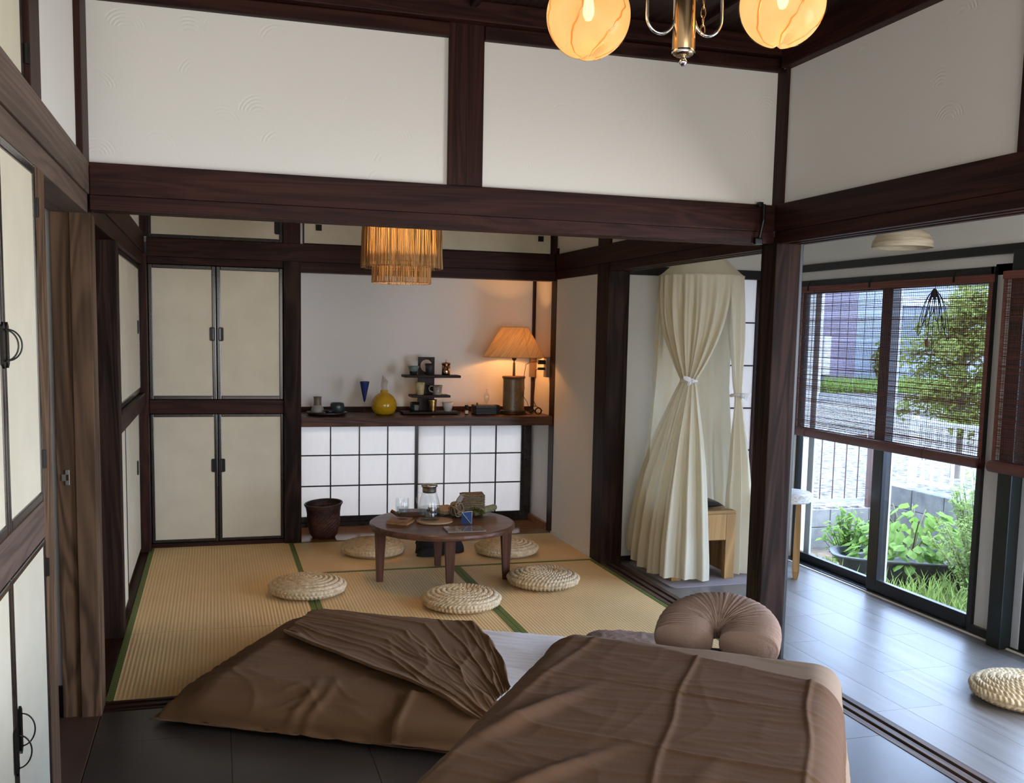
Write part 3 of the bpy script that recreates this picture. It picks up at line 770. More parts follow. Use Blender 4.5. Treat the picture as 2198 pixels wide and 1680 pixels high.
# lower brown sheet: covers the near-left half of the futon and falls to the floor
rows = mound(.014, .015, wr_low, -.125, 1.12, -.165, FW + .06, 170, 160, .14, .66)
G().grid(rows).out('brown_sheet', TAUPE, ft, 'brown under-sheet with creases', smooth=True)
# brown hanging corner piece with a stitched hem
def wr_corner(a, b): return .003 * nz(a * 9, b * 9) + .005 * math.exp(-((a - .875) / .012) ** 2)
G().grid(mound(.026, .030, wr_corner, .86, 1.30, -.185, .15, 60, 60, .14)).out('hanging_corner', TAUPE, ft, 'brown cloth corner hanging to the floor', smooth=True)

# folded brown top sheet lying over the futon (own thing)
def inv(p):
    d = Vector((p[0], p[1], 0)) - FO; return d.dot(FA), d.dot(FB)
quad = [inv((.254, 4.026)), inv((.47, 4.53)), inv((1.045, 4.23)), inv((.985, 3.215)), inv((.82, 3.03))]
P0, P1, P2, P3, P4 = [Vector((q[0], q[1], 0)) for q in quad]
def foldpt(s, t):
    # s along the hem from P0 to P4; t across from the hem to the far/right edge
    lo = P0.lerp(P4, s)
    k = .36
    hi = P1.lerp(P2, s / k) if s < k else (P2.lerp(P3, (s - k) / (1 - k)) + Vector((.05 * math.sin(PI * (s - k) / (1 - k)), 0, 0)))
    p = lo.lerp(hi, t)
    p += Vector((.010 * nz(s * 9, t * 7 + 4), .010 * nz(s * 8 + 6, t * 8), 0))
    z = top_f(min(max(p.x, 0), FL), min(max(p.y, 0), FW)) + .033
    w_ = .0062 * ridge(s * 1.2 - t * .8 + .3 * nz(s * 3, t * 3), t * 7.5 + s * 1.2 + .5 * nz(s * 2, t * 2 + 5), 6) + .0028 * ridge(s * 2.0 + 3 - t * 2, t * 11 + s * 3 + nz(s * 3, t * 4), 6) + .0032 * ridge(s * 3.0 + t * 1.6, t * 2.0 + 7, 7) + .003 * nz(s * 6, t * 6)
    z += w_ + .014 * math.exp(-(t / .05) ** 2) + .010 * math.exp(-((1 - t) / .05) ** 2)
    over = max(0, p.y - (FW - .02)) + max(0, -p.y + .02)
    z = max(.01, z - over * 1.2)
    e = sstep(.0, .02, t) * sstep(1, .98, t)
    return fut(p.x, p.y, z - (1 - e) * .010)
G().grid([[foldpt(s, t) for t in np.linspace(0, 1, 120)] for s in np.linspace(0, 1, 170)]).out('folded_sheet', TAUPE, None, 'rumpled brown top sheet folded back over the futon', 'sheet', smooth=True)
# gauze pillow at the futon's far end
rows = []
for i in range(46):
    row = []
    for j in range(46):
        s, t = i / 45 * 2 - 1, j / 45 * 2 - 1
        h = (max(0, 1 - s ** 4) * max(0, 1 - t ** 4)) ** .45
        row.append(fut(1.555 + .20 * s * (1 - .05 * t * t), .66 + .26 * t * (1 - .05 * s * s), .135 + .085 * h + .006 * ridge(s * 4, t * 9, 3)))
    rows.append(row)
for i in range(46):
    row = []
    for j in range(46):
        s, t = -(i / 45 * 2 - 1), j / 45 * 2 - 1
        h = (max(0, 1 - s ** 4) * max(0, 1 - t ** 4)) ** .5
        row.append(fut(1.555 + .20 * s * (1 - .05 * t * t), .66 + .26 * t * (1 - .05 * s * s), .135 - .012 * h))
    rows.append(row)
G().grid(rows).out('pillow', GAUZE, None, 'crinkled gauze pillow half hidden behind the massage table', 'pillow', smooth=True)

# ------------------------------------------------------------------ woven floor cushions
def straw():
    n = NT('braided_straw'); v = n.coord(); f = n.noise(v, 40, 3); b = n.noise(v, 220, 2)
    n.base(n.ramp(n.math('ADD', n.math('MULTIPLY', f, .7), n.math('MULTIPLY', b, .3)), [(.3, (.36, .27, .16)), (.5, (.60, .475, .30)), (.75, (.78, .66, .47))]), .7, 0, .2)
    n.bump(b, .3, .003); return n.m
STRAW = straw()
def cushion_mesh(Rr=.197, H=.088, rings=13, per=7, seg=320):
    ns = rings * per; V = []; F = []
    PT = []; d = 0; pr = None
    for q in range(121):
        a = q / 120 * PI * .86; c, s_ = math.cos(a), math.sin(a); n2 = 2 / 2.35; r = Rr * abs(s_) ** n2; z = H * .5 + H * .5 * (abs(c) ** (2 / 2.1)) * (1 if c > 0 else -1)
        if pr: d += math.hypot(r - pr[0], z - pr[1])
        PT.append((d, r, z)); pr = (r, z)
    # profile polyline: top disc from the centre to the rim, round the rim, underside
    def prof(s):
        if s < .93:
            d = s / .93 * PT[-1][0]
            for q in range(len(PT) - 1):
                if d <= PT[q + 1][0]: break
            e = (d - PT[q][0]) / (PT[q + 1][0] - PT[q][0]); r = lerp(PT[q][1], PT[q + 1][1], e); z = lerp(PT[q][2], PT[q + 1][2], e)
        else: r = (Rr - .035) * (1 - (s - .93) / .07); z = .003
        return r, max(z, .002)
    for i in range(ns + 1):
        s = i / ns; r, z = prof(s); r2, z2 = prof(min(1, s + .004)); dr, dz = r2 - r, z2 - z
        L = math.hypot(dr, dz) or 1; nr, nzz = dz / L, -dr / L
        if nr * 0 + nzz < 0 and s < .5: nr, nzz = -nr, -nzz
        nr, nzz = -dz / L, dr / L
        fr = (s * rings) % 1; ring = int(s * rings); N = max(6, round(2 * PI * max(r, .012) / .021))
        groove = math.sin(PI * fr) ** .55 if s < .93 else 0
        for k in range(seg):
            a = 2 * PI * k / seg
            ph = N * a + 2.6 * (fr - .5) + ring * 1.7
            br = (.5 + .5 * math.cos(ph)) ** .7
            h = .010 * groove * (.30 + .70 * br) if s < .93 else 0
            spiral = -.004 if s < .93 else 0
            V.append(((r + nr * h) * math.cos(a), (r + nr * h) * math.sin(a), max(.001, z + nzz * h + spiral)))
    for i in range(ns):
        for k in range(seg):
            l = (k + 1) % seg; F.append((i * seg + k, i * seg + l, (i + 1) * seg + l, (i + 1) * seg + k))
    return V, F
V, F = cushion_mesh()
cz = [((.935, 6.065), 0.3, 'woven straw floor cushion behind the left table legs near the basket'), ((1.755, 5.90), 1.3, 'woven straw floor cushion behind the right side of the round table'),
      ((.455, 5.20), 2.2, 'woven straw floor cushion on the left, above the folded brown sheet'), ((1.19, 4.785), 3.1, 'woven straw floor cushion in front of the round table'),
      ((1.735, 5.105), 4.0, 'woven straw floor cushion at the right of the round table by the threshold'), ((3.02, 3.00), 5.1, 'woven straw floor cushion on the grey corridor planks at the picture edge')]
c0 = None
for (x, y), a, lab in cz:
    if c0 is None:
        me = bpy.data.meshes.new('floor_cushion'); me.from_pydata(V, [], F); me.materials.append(STRAW); me.polygons.foreach_set('use_smooth', [True] * len(me.polygons)); me.update()
        c0 = put('floor_cushion', me, None, Vector((x, y, 0)), lab, 'floor cushion', 'woven straw cushions on the floor'); o = c0
    else: o = copytree(c0, (x, y, 0), a, lab)
    o.rotation_euler = (0, 0, a); o.scale = (1, 1, 1 + .03 * math.sin(a * 3))

# ------------------------------------------------------------------ round low table
WALNUT = wood('walnut_table', (.105, .050, .030), 0, .28, .5, .7)
WALNUTZ = wood('walnut_leg', (.095, .042, .026), 2, .35, .4, .7)
TC = (1.215, 5.355); TZ = .33
rt = root('round_table', (*TC, 0), 'round walnut low table set with a pitcher on the tatami', 'table')
G().lathe([(0, TZ - .036), (.385, TZ - .036), (.404, TZ - .030), (.408, TZ - .018), (.406, TZ - .006), (.398, TZ), (0, TZ)], (*TC, 0), 96).out('tabletop', WALNUT, rt, smooth=False)
for dx, dy in ((-.352, .01), (.352, -.085), (-.005, -.215), (.045, .315)):
    g = G(); n = 4
    ang = math.atan2(dy, dx)
    v = []
    for z, wv in ((0, .018), (TZ - .036, .031)):
        cx = TC[0] + dx * (1.0 if z == 0 else .99); cy = TC[1] + dy * (1 if z == 0 else .99)
        for sx, sy in ((-1, -1), (1, -1), (1, 1), (-1, 1)): v.append((cx + sx * wv * .95, cy + sy * wv * .7, z))
    g.addm(v, BF); g.out('leg', WALNUTZ, rt)
G().box(TC[0] - .26, TC[0] + .26, TC[1] - .012, TC[1] + .012, TZ - .058, TZ - .036).box(TC[0] - .012, TC[0] + .012, TC[1] - .17, TC[1] + .25, TZ - .058, TZ - .036).out('cross_brace', WALNUT, rt)
# things on the table
LW = wood('light_coaster_wood', (.27, .15, .07), 0, .4, .3)
def rbox(cx, cy, wx, wy, z0, z1, ang, bev=.003):
    M = Matrix.Translation((cx, cy, 0)) @ Matrix.Rotation(ang, 4, 'Z')
    return G().box(-wx / 2, wx / 2, -wy / 2, wy / 2, z0, z1, M, bev)
rbox(.975, 5.345, .125, .125, TZ, TZ + .011, -.55).out('coaster', LW, None, 'lower square wooden coaster under the water glass', 'coaster')
rbox(.972, 5.352, .115, .115, TZ + .011, TZ + .021, -.42).out('coaster', wood('coaster_wood_dark', (.19, .095, .045), 1, .4, .3), None, 'upper square wooden coaster right under the water glass', 'coaster')
gl = root('water_glass', (.985, 5.352, TZ + .021), 'double-walled water glass on the square coasters', 'glass')
gx, gy, gz = .985, 5.352, TZ + .021
G().lathe([(0, .0), (.024, .0), (.034, .014), (.040, .04), (.0395, .07), (.036, .116), (.0348, .118), (.0338, .116), (.0338, .07), (.031, .03), (.018, .012), (0, .010)], (gx, gy, gz), 32).out('double_wall', GLASS2, gl, smooth=True)
G().lathe([(0, .013), (.018, .013), (.029, .028), (.032, .068), (0, .068)], (gx, gy, gz), 24).out('water', WATER, gl, smooth=True)
G().lathe([(0, 0), (.088, 0), (.095, .004), (.093, .011), (0, .011)], (1.165, 5.335, TZ), 40, sx=1.08).out('round_board', wood('pale_board', (.34, .23, .14), 0, .5, .2), None, 'round pale board under the glass pitcher', 'board')
px, py, pz = 1.137, 5.35, TZ + .011
pt = root('glass_pitcher', (px, py, pz), 'glass pitcher half full of water with a steel lid', 'pitcher')
G().lathe([(0, .0), (.050, .0), (.0625, .008), (.064, .03), (.0625, .075), (.052, .125), (.043, .150), (.041, .165), (.0385, .165), (.0405, .148), (.050, .122), (.060, .073), (.061, .03), (.058, .011), (0, .008)], (px, py, pz), 48).out('jug', GLASS2, pt, smooth=True)
G().lathe([(0, .0085), (.057, .012), (.0602, .03), (.0594, .072), (0, .072)], (px, py, pz), 36).out('water', WATER, pt, smooth=True)
ld = G().lathe([(0, .155), (.036, .155), (.0385, .165), (.039, .182), (.041, .186), (.0455, .19), (.0455, .197), (.040, .202), (0, .202)], (px, py, pz), 36).out('lid', simple('brushed_steel_lid', (.36, .35, .32), .25, .9, .1), pt, 'steel lid with dark rim', smooth=True)
G().tube([(px - .043, py, pz + .15), (px - .066, py + .01, pz + .158), (px - .074, py + .012, pz + .125), (px - .066, py + .008, pz + .08), (px - .057, py, pz + .07)], .004, 8).out('handle', GLASS2, pt, smooth=True)
# flat walnut box, paper pad, dark tray behind the pitcher
rbox(1.085, 5.575, .15, .12, TZ, TZ + .026, -.12).out('wooden_box', WALNUT, None, 'flat walnut box behind the water glass', 'box')
G().tube([(.955, 5.53, TZ + .035), (.985, 5.505, TZ + .018), (1.0, 5.49, TZ + .008)], [.010, .011, .006], 8).out('wooden_scoop', WALNUT, None, 'small wooden scoop behind the coaster', 'scoop')
ps = root('paper_pad', (1.29, 5.60, TZ), 'beige paper pad on a dark clip board behind the pitcher', 'paper pad')
rbox(1.285, 5.60, .15, .19, TZ, TZ + .010, .25).out('board', BLACKP, ps); rbox(1.29, 5.595, .14, .18, TZ + .010, TZ + .032, .35).out('paper_block', simple('kraft_paper', (.46, .36, .26), .8), ps)
# wicker block
WICK = simple('grey_brown_wicker', (.16, .115, .065), .8, 0, .5, 60, (1, 1, 3), .6, 120)
wb = root('wicker_box', (1.43, 5.53, TZ), 'grey-brown wicker box behind the twine ball', 'wicker box')
g = rbox(1.43, 5.53, .125, .10, TZ, TZ + .125, -.1, .012); g.out('body', WICK, wb)
for k in range(9):
    g = G(); z = TZ + .012 + k * .0132
    M = Matrix.Translation((1.43, 5.53, 0)) @ Matrix.Rotation(-.1, 4, 'Z')
    pts = [M @ Vector((sx * .0645, sy * .052, z + .003 * math.sin(i * 2 + k))) for i, (sx, sy) in enumerate([(-1, -1), (-.5, -1.03), (0, -1), (.5, -1.03), (1, -1), (1.02, 0), (1, 1), (0, 1.02), (-1, 1), (-1.02, 0)])]
    g.tube(pts, .0052, 6, True); g.out('wicker_band', WICK, wb)
# twine ball
tb = root('twine_ball', (1.318, 5.455, TZ), 'loose ball of brown twine on the round table', 'twine ball')
TWINE = simple('brown_twine', (.26, .18, .105), .85, 0, .25, 60, bump=.4, bscale=300)
rng = random.Random(3)
for k in range(9):
    M = Matrix.Translation((1.318, 5.455, TZ + .047)) @ Matrix.Rotation(rng.uniform(0, 6.3), 4, 'Z') @ Matrix.Rotation(rng.uniform(.3, 1.5), 4, 'X')
    r0 = rng.uniform(.038, .046)
    G().tube([M @ Vector((r0 * math.cos(a), r0 * math.sin(a) , .008 * math.sin(3 * a + k))) for a in np.linspace(0, 2 * PI, 30)[:-1]], .0031, 6, True).out('twine_strand', TWINE, tb, smooth=True)
G().lathe([(0, .004), (.018, .006), (.033, .024), (.036, .045), (.030, .068), (.012, .082), (0, .083)], (1.318, 5.455, TZ), 20).out('core', simple('dark_twine_core', (.10, .07, .045), .9), tb, smooth=True)
# grey ribbon leaf over twine
rows = [[Vector((1.32 + .018 * s + .065 * t, 5.46 + .05 * t, TZ + .075 + .055 * math.sin(t * 2.2) - .012 * s * s)) for s in np.linspace(-1, 1, 7)] for t in np.linspace(0, 1, 14)]
G().grid(rows).out('cloth_strip', simple('grey_linen', (.24, .205, .18), .8), None, 'grey linen strip lying on the twine ball', 'cloth strip', smooth=True)
# green sprig in rolled leaf
sg = root('herb_bundle', (1.47, 5.46, TZ), 'green herb sprig bundle at the right of the table', 'herb bundle')
G().tube([(1.42, 5.44, TZ + .022), (1.50, 5.50, TZ + .028), (1.575, 5.555, TZ + .034)], [.017, .022, .018], 10).out('rolled_leaf', simple('pale_green_leaf', (.21, .21, .10), .7, 0, .3, 25), sg, smooth=True)
GREEN = translucent('sprig_green', (.09, .13, .025), .3, .6, 0, 0, .3, 40)
rng = random.Random(5)
for k in range(7):
    b0 = Vector((1.39 + .012 * k, 5.41 + .006 * k, TZ + .055 - .004 * k)); d = Vector((.05 - .008 * k, -.07 + .006 * k, -.020 + .012 * (k % 3))); g = G()
    g.tube([b0, b0 + d * .5, b0 + d], .0012, 4)
    for q in range(12):
        p = b0 + d * (q / 11); s = Vector((rng.uniform(-1, 1), rng.uniform(-1, 1), rng.uniform(-.3, 1))).normalized() * .020
        e = d.normalized() * .008
        g.addm([p, p + s * .5 + e, p + s + e * .3, p + s * .5 - e * .4], [(0, 1, 2, 3)])
    g.out('sprig', GREEN, sg)
# blue folded box with white line
BLUE = simple('dark_blue_card', (.012, .045, .14), .55, 0, .1)
bb = root('folded_card', (1.325, 5.275, TZ), 'dark blue folded card box with a white triangular line', 'card box')
a_, b_, c_, d_ = Vector((1.298, 5.262, TZ)), Vector((1.352, 5.236, TZ)), Vector((1.372, 5.29, TZ)), Vector((1.312, 5.31, TZ))
T1, T2 = Vector((1.305, 5.268, TZ + .062)), Vector((1.366, 5.277, TZ + .066))
G().addm([a_, b_, c_, d_, T1, T2], [(3, 2, 1, 0), (0, 1, 4), (1, 5, 4), (1, 2, 5), (2, 3, 4, 5), (3, 0, 4)]).out('card', BLUE, bb)
e_ = Vector((0, -.0015, 0)); G().tube([T1 + e_, b_ + e_ + Vector((0, 0, .001)), T2 + e_], .0012, 5).tube([T1 + e_, T2 + e_], .001, 5).out('white_line', simple('white_ink', (.75, .75, .72), .6), bb)
# clear tray with cards
g = G(); M = Matrix.Translation((1.275, 5.095, 0)) @ Matrix.Rotation(-.02, 4, 'Z')
ct = root('clear_plate', (1.275, 5.095, TZ), 'flat clear glass plate at the front of the round table', 'plate')
G().box(-.105, .105, -.075, .075, TZ, TZ + .007, M, .003).out('glass_slab', simple('smoky_plate_glass', (.20, .165, .14), .06, 0, .1, 20, spec=1.0), ct)
lbm = simple('dark_label_print', (.05, .045, .04), .6)
G().box(-.03, -.005, -.012, .0, TZ + .0072, TZ + .0078, M).out('dark_label', lbm, ct); G().box(.03, .055, -.006, .006, TZ + .0072, TZ + .0078, M).out('dark_label', lbm, ct)
# black bag under the table
rows = []
for i in range(30):
    t = i / 29; row = []
    for j in range(48):
        a = 2 * PI * j / 47; sx = .155 * (1 - .18 * t) * (1 + .06 * nz(a, t * 3)); sy = .085 * (1 - .25 * t)
        ca, sa = math.cos(a), math.sin(a)
        row.append(Vector((1.35 + sx * (abs(ca) ** .7) * (1 if ca > 0 else -1) - .015 * t, 6.02 + sy * (abs(sa) ** .8) * (1 if sa > 0 else -1), .004 + .175 * t + .012 * nz(ca * 2, sa * 2 + 5) * t)))
    rows.append(row)
rows.append([Vector((1.335, 6.02, .17)) for _ in range(48)]); rows.insert(0, [Vector((1.35, 6.02, .003)) for _ in range(48)])
bgr = root('black_bag', (1.35, 6.02, 0), 'soft black bag on the tatami behind the table legs', 'bag')
BLKF = simple('black_fabric', (.006, .006, .007), .85, 0, .2, 40)
G().grid(rows).out('body', BLKF, bgr, smooth=True)
G().tube([(1.215, 5.93, .13), (1.19, 5.91, .12), (1.175, 5.91, .09), (1.20, 5.92, .06)], .006, 6).out('strap', BLKF, bgr, smooth=True)
rows = [[Vector((1.27 + .09 * math.cos(a) * k, 5.925 + .04 * math.sin(a) * k, .004 + .055 * (1 - k ** 3))) for a in np.linspace(0, 2 * PI, 30)] for k in np.linspace(.02, 1, 10)]
G().grid(rows).out('front_pocket', BLKF, bgr, smooth=True)

# basket
bk = root('wicker_basket', (.685, 6.62, 0), 'reddish-brown woven basket beside the alcove post', 'basket')
BASK = simple('dark_red_basket', (.085, .026, .017), .55, 0, .45, 30, (1, 1, 2), .4, 120)
rows = []; nA, nZ = 110, 46
for i in range(nZ):
    t = i / (nZ - 1); row = []
    for j in range(nA):
        a = 2 * PI * j / (nA - 1)
        r = lerp(.085, .106, sstep(0, .5, t)) + .018 * sstep(.80, 1, t) - .012 * sstep(.12, 0, t)
        sq = 1 / (abs(math.cos(a)) ** 5 + abs(math.sin(a)) ** 5) ** .2
        r *= lerp(1 + .55 * (sq - 1), 1, t)
        r += .0042 * math.sin(a * 22 + PI * ((i // 2) % 2) + i * .35) * (1 if t < .86 else .3) + .0016 * (1 if i % 2 else -1) + .0015 * math.sin(i * PI)
        row.append(Vector((.685 + r * math.cos(a), 6.62 + r * math.sin(a), .004 + .226 * t + .010 * math.cos(a - .6) * t)))
    rows.append(row)
rows.insert(0, [Vector((.685, 6.62, .004)) for _ in range(nA)])
G().grid(rows).out('woven_wall', BASK, bk, smooth=True)
G().grid([[Vector((.685 + (.118 - .03 * t) * math.cos(a), 6.62 + (.118 - .03 * t) * math.sin(a), .222 - .20 * t + .010 * math.cos(a - .6) * (1 - t))) for a in np.linspace(0, 2 * PI, 60)] for t in np.linspace(0, 1, 16)]).out('lining', simple('basket_inside', (.03, .013, .010), .6, 0, .5, 40, bump=.5), bk)
G().tube([(.685 + .122 * math.cos(a), 6.62 + .122 * math.sin(a), .23 + .010 * math.cos(a - .6)) for a in np.linspace(0, 2 * PI, 70)[:-1]], .0065, 8, True).out('rim', simple('basket_rim', (.05, .035, .022), .5, 0, .3, 80), bk, smooth=True)
# ------------------------------------------------------------------ things on the alcove shelf
SZ = .818
def lt(name, prof, x, y, z, mat, label, cat, seg=28, parent=None, **k):
    return G().lathe(prof, (x, y, z), seg, **k).out(name, mat, parent, label, cat, smooth=True)
DTRAY = simple('dark_lacquer_tray', (.022, .013, .011), .3, 0, .2)
lt('round_tray', [(0, 0), (.115, 0), (.132, .010), (.136, .022), (.131, .022), (.125, .012), (0, .010)], .715, 6.69, SZ, DTRAY, 'dark round lacquer tray at the left end of the shelf', 'tray', 40)
cf_ = root('sake_carafe', (.652, 6.68, SZ + .011), 'small two-tone grey ceramic carafe on the dark tray', 'carafe')
G().lathe([(0, 0), (.034, 0), (.042, .010), (.043, .026), (.036, .044), (.026, .054), (.025, .056)], (.652, 6.68, SZ + .011), 28).out('body', simple('pale_grey_glaze', (.30, .28, .25), .55), cf_, smooth=True)
G().lathe([(.0255, .055), (.0245, .095), (.026, .107), (.030, .110), (.027, .112), (.022, .108), (.022, .06)], (.652, 6.68, SZ + .011), 28).out('neck', simple('taupe_glaze', (.15, .115, .085), .5), cf_, smooth=True)
lt('tea_pot', [(0, 0), (.036, 0), (.046, .012), (.048, .045), (.044, .066), (.040, .070), (.037, .066), (.036, .02), (0, .01)], .785, 6.70, SZ + .011, simple('dark_teal_glaze', (.028, .042, .044), .3, 0, .3), 'dark teal ceramic bowl on the dark tray', 'bowl')
lt('sake_cup', [(0, 0), (.018, 0), (.030, .012), (.034, .026), (.031, .026), (.022, .010), (0, .006)], .725, 6.625, SZ + .011, simple('black_blue_glaze', (.010, .012, .018), .12), 'small black cup in front of the dark teal bowl', 'cup')
# blue flute
fg = root('blue_flute', (.965, 6.68, SZ), 'tall blue ribbed flute glass on a thin stem', 'glass')
BLUEG = NT('blue_glass'); BLUEG.base((.004, .035, .22), .06, 0, .6); BLUEG.b.inputs['Transmission Weight'].default_value = .35; BLUEG = BLUEG.m
pr = [(.003, .088)]
for i in range(23):
    t = i / 22; pr.append((.004 + .029 * t ** .9 + (.0012 if i % 2 else 0), .09 + .135 * t))
pr += [(.031, .226), (.004, .10)]
G().lathe(pr, (.965, 6.68, SZ), 28).out('bowl', BLUEG, fg, smooth=True)
G().lathe([(0, 0), (.030, 0), (.028, .003), (.006, .006), (.003, .012), (.0028, .09), (0, .09)], (.965, 6.68, SZ), 20).out('stem', GLASS2, fg, smooth=True)
# yellow gourd vase with crystal stopper
yv = root('yellow_vase', (1.10, 6.69, SZ), 'round yellow ceramic vase with clear pointed stopper', 'vase')
YEL = simple('glossy_yellow_glaze', (.52, .30, .010), .12, 0, .10, 30)
G().lathe([(0, 0), (.045, 0), (.070, .012), (.084, .042), (.0865, .068), (.080, .098), (.062, .126), (.038, .144), (.026, .150), (.0245, .166), (.026, .168), (.020, .168), (.019, .15)], (1.10, 6.69, SZ), 48).out('body', YEL, yv, smooth=True)
g = G(); q = []
for z, r, dx in ((.165, .020, 0), (.20, .023, -.002), (.225, .026, .004)):
    for i in range(6): q.append((1.10 + dx + r * math.cos(PI * i / 3 + .3), 6.69 + r * .8 * math.sin(PI * i / 3 + .3), SZ + z))
q.append((1.088, 6.69, SZ + .272)); fc_ = [(j * 6 + i, j * 6 + (i + 1) % 6, j * 6 + 6 + (i + 1) % 6, j * 6 + 6 + i) for j in range(2) for i in range(6)] + [(12 + i, 12 + (i + 1) % 6, 18) for i in range(6)] + [(5, 4, 3, 2, 1, 0)]
g.addm(q, fc_); n_ = NT('milky_crystal'); n_.base((.70, .62, .58), .15, 0, .5); n_.b.inputs['Transmission Weight'].default_value = .4; g.out('crystal_stopper', n_.m, yv)

# three-tier stand
ST = wood('dark_stand_wood', (.034, .020, .016), 2, .5, .4); STX = wood('dark_stand_board', (.022, .013, .011), 0, .5, .4)
ts = root('display_stand', (1.41, 6.72, SZ), 'dark three-tier wooden stand with a round hole, carrying cups', 'display stand')
def boardx(name, x0, x1, y0, y1, z0, z1): return box(name, (x0, x1, y0, y1, z0, z1), STX, ts, bev=.003)
boardx('shelf_board', 1.222, 1.625, 6.645, 6.79, SZ + .006, SZ + .020)
boardx('shelf_board', 1.285, 1.556, 6.655, 6.79, .936, .953); boardx('shelf_board', 1.235, 1.628, 6.655, 6.79, 1.072, 1.090)
g = G()   # back post with a round opening near its top
hx, hz, hr = 1.412, 1.150, .043; x0, x1, z0, z1, y0, y1 = 1.355, 1.47, SZ + .018, 1.21, 6.79, 6.808
n = 40; ring = []; outer = []
for i in range(n):
    a = 2 * PI * i / n + PI / 4; c, s = math.cos(a), math.sin(a); k = 1 / max(abs(c), abs(s))
    ring.append((hx + hr * c, hz + hr * s)); outer.append((lerp(x0, x1, .5) + (x1 - x0) / 2 * c * k, hz + .060 * s * k))
for y in (y0, y1): g.v += [Vector((p[0], y, p[1])) for p in ring] + [Vector((p[0], y, p[1])) for p in outer]
for i in range(n):
    j = (i + 1) % n
    g.f += [(i, j, n + j, n + i), (2 * n + j, 2 * n + i, 3 * n + i, 3 * n + j), (i, 2 * n + i, 2 * n + j, j), (n + i, n + j, 3 * n + j, 3 * n + i)]
g.box(x0, x1, y0, y1, z0, hz - .060); g.out('back_post', ST, ts)
def cup(name, x, y, z, r0, r1, h, mat, label, parent=None, wall_=.003, lip=0): return lt(name, [(0, 0), (r0, 0), (lerp(r0, r1, .5) + .001, h * .5), (r1, h), (r1 - wall_, h), (lerp(r0, r1, .5) - wall_, h * .5), (r0 * .7, .004), (0, .004)], x, y, z, mat, label, 'cup', 28, parent)
tc = root('tea_bowl', (1.305, 6.71, 1.09), 'small flared bowl, pale teal above and black below, on the top tier', 'cup')
G().lathe([(0, 0), (.024, 0), (.028, .025)], (1.305, 6.71, 1.09), 28).out('foot', simple('black_stoneware', (.014, .013, .012), .6), tc, smooth=True)
G().lathe([(.028, .025), (.034, .042), (.040, .060), (.037, .060), (.028, .035), (0, .02)], (1.305, 6.71, 1.09), 28).out('rim_band', simple('pale_teal_glaze', (.13, .20, .185), .3, 0, .3, 40), tc, smooth=True)
cup('black_cup', 1.418, 6.71, 1.09, .024, .033, .078, simple('matte_black_clay', (.016, .015, .014), .6), 'tapered matte black cup in front of the round hole')
cn = root('copper_canister', (1.533, 6.71, 1.09), 'polished copper canister with a knobbed lid on the top tier', 'canister')
COP = simple('hammered_copper', (.42, .26, .15), .14, 1, .4, 22)
G().lathe([(0, 0), (.027, 0), (.029, .003), (.029, .074), (0, .074)], (1.533, 6.71, 1.09), 32).out('body', COP, cn, smooth=True)
G().lathe([(0, .074), (.033, .074), (.033, .079), (.027, .086), (.004, .088), (.003, .096), (.006, .100), (.003, .105), (0, .105)], (1.533, 6.71, 1.09), 32).out('lid', COP, cn, smooth=True)
cup('tall_cup', 1.352, 6.71, .953, .025, .032, .086, simple('cream_yellow_glaze', (.52, .43, .22), .35, 0, .35, 25), 'tall cream-yellow glazed cup on the middle tier')
mg = root('mug', (1.475, 6.71, .953), 'grey speckled mug with a handle on the middle tier', 'mug')
MUG = simple('grey_brown_glaze', (.27, .24, .205), .25, 0, .55, 22)
G().lathe([(0, 0), (.033, 0), (.034, .006), (.028, .014), (.031, .04), (.035, .066), (.032, .066), (.027, .02), (0, .010)], (1.475, 6.71, .953), 28).out('body', MUG, mg, smooth=True)
G().tube([(1.443, 6.71, 1.012), (1.425, 6.71, 1.014), (1.414, 6.71, .998), (1.420, 6.71, .980), (1.445, 6.71, .970)], .0055, 8).out('handle', MUG, mg, smooth=True)
cj = root('candle_jar', (1.315, 6.71, SZ + .02), 'dark glass candle jar with a grey label on the bottom tier', 'candle jar')
G().lathe([(0, 0), (.032, 0), (.034, .004), (.034, .064), (.031, .064), (.031, .03), (0, .03)], (1.315, 6.71, SZ + .02), 28).out('jar', simple('smoky_glass', (.010, .014, .015), .08), cj, smooth=True)
G().grid([[Vector((1.315 + .0345 * math.sin(a), 6.71 - .0345 * math.cos(a), z)) for a in np.linspace(-.2, .75, 10)] for z in (SZ + .03, SZ + .066)]).out('label_paper', simple('grey_label', (.12, .12, .105), .6), cj, smooth=True)
gp = [(0, 0), (.022, 0)]
for i in range(12): gp.append((.022 + .0075 * i / 11 + (.0009 if i % 2 else 0), .004 + .078 * i / 11))
gp += [(.0275, .082), (.019, .01), (0, .008)]
lt('gold_tumbler', gp, 1.440, 6.70, SZ + .02, simple('gold_leaf', (.62, .42, .16), .25, 1, .25, 40), 'ribbed gold tumbler on the bottom tier', 'cup')
cup('white_cup', 1.548, 6.705, SZ + .02, .024, .040, .064, simple('white_porcelain', (.55, .51, .47), .4), 'plain white flared cup on the bottom tier')
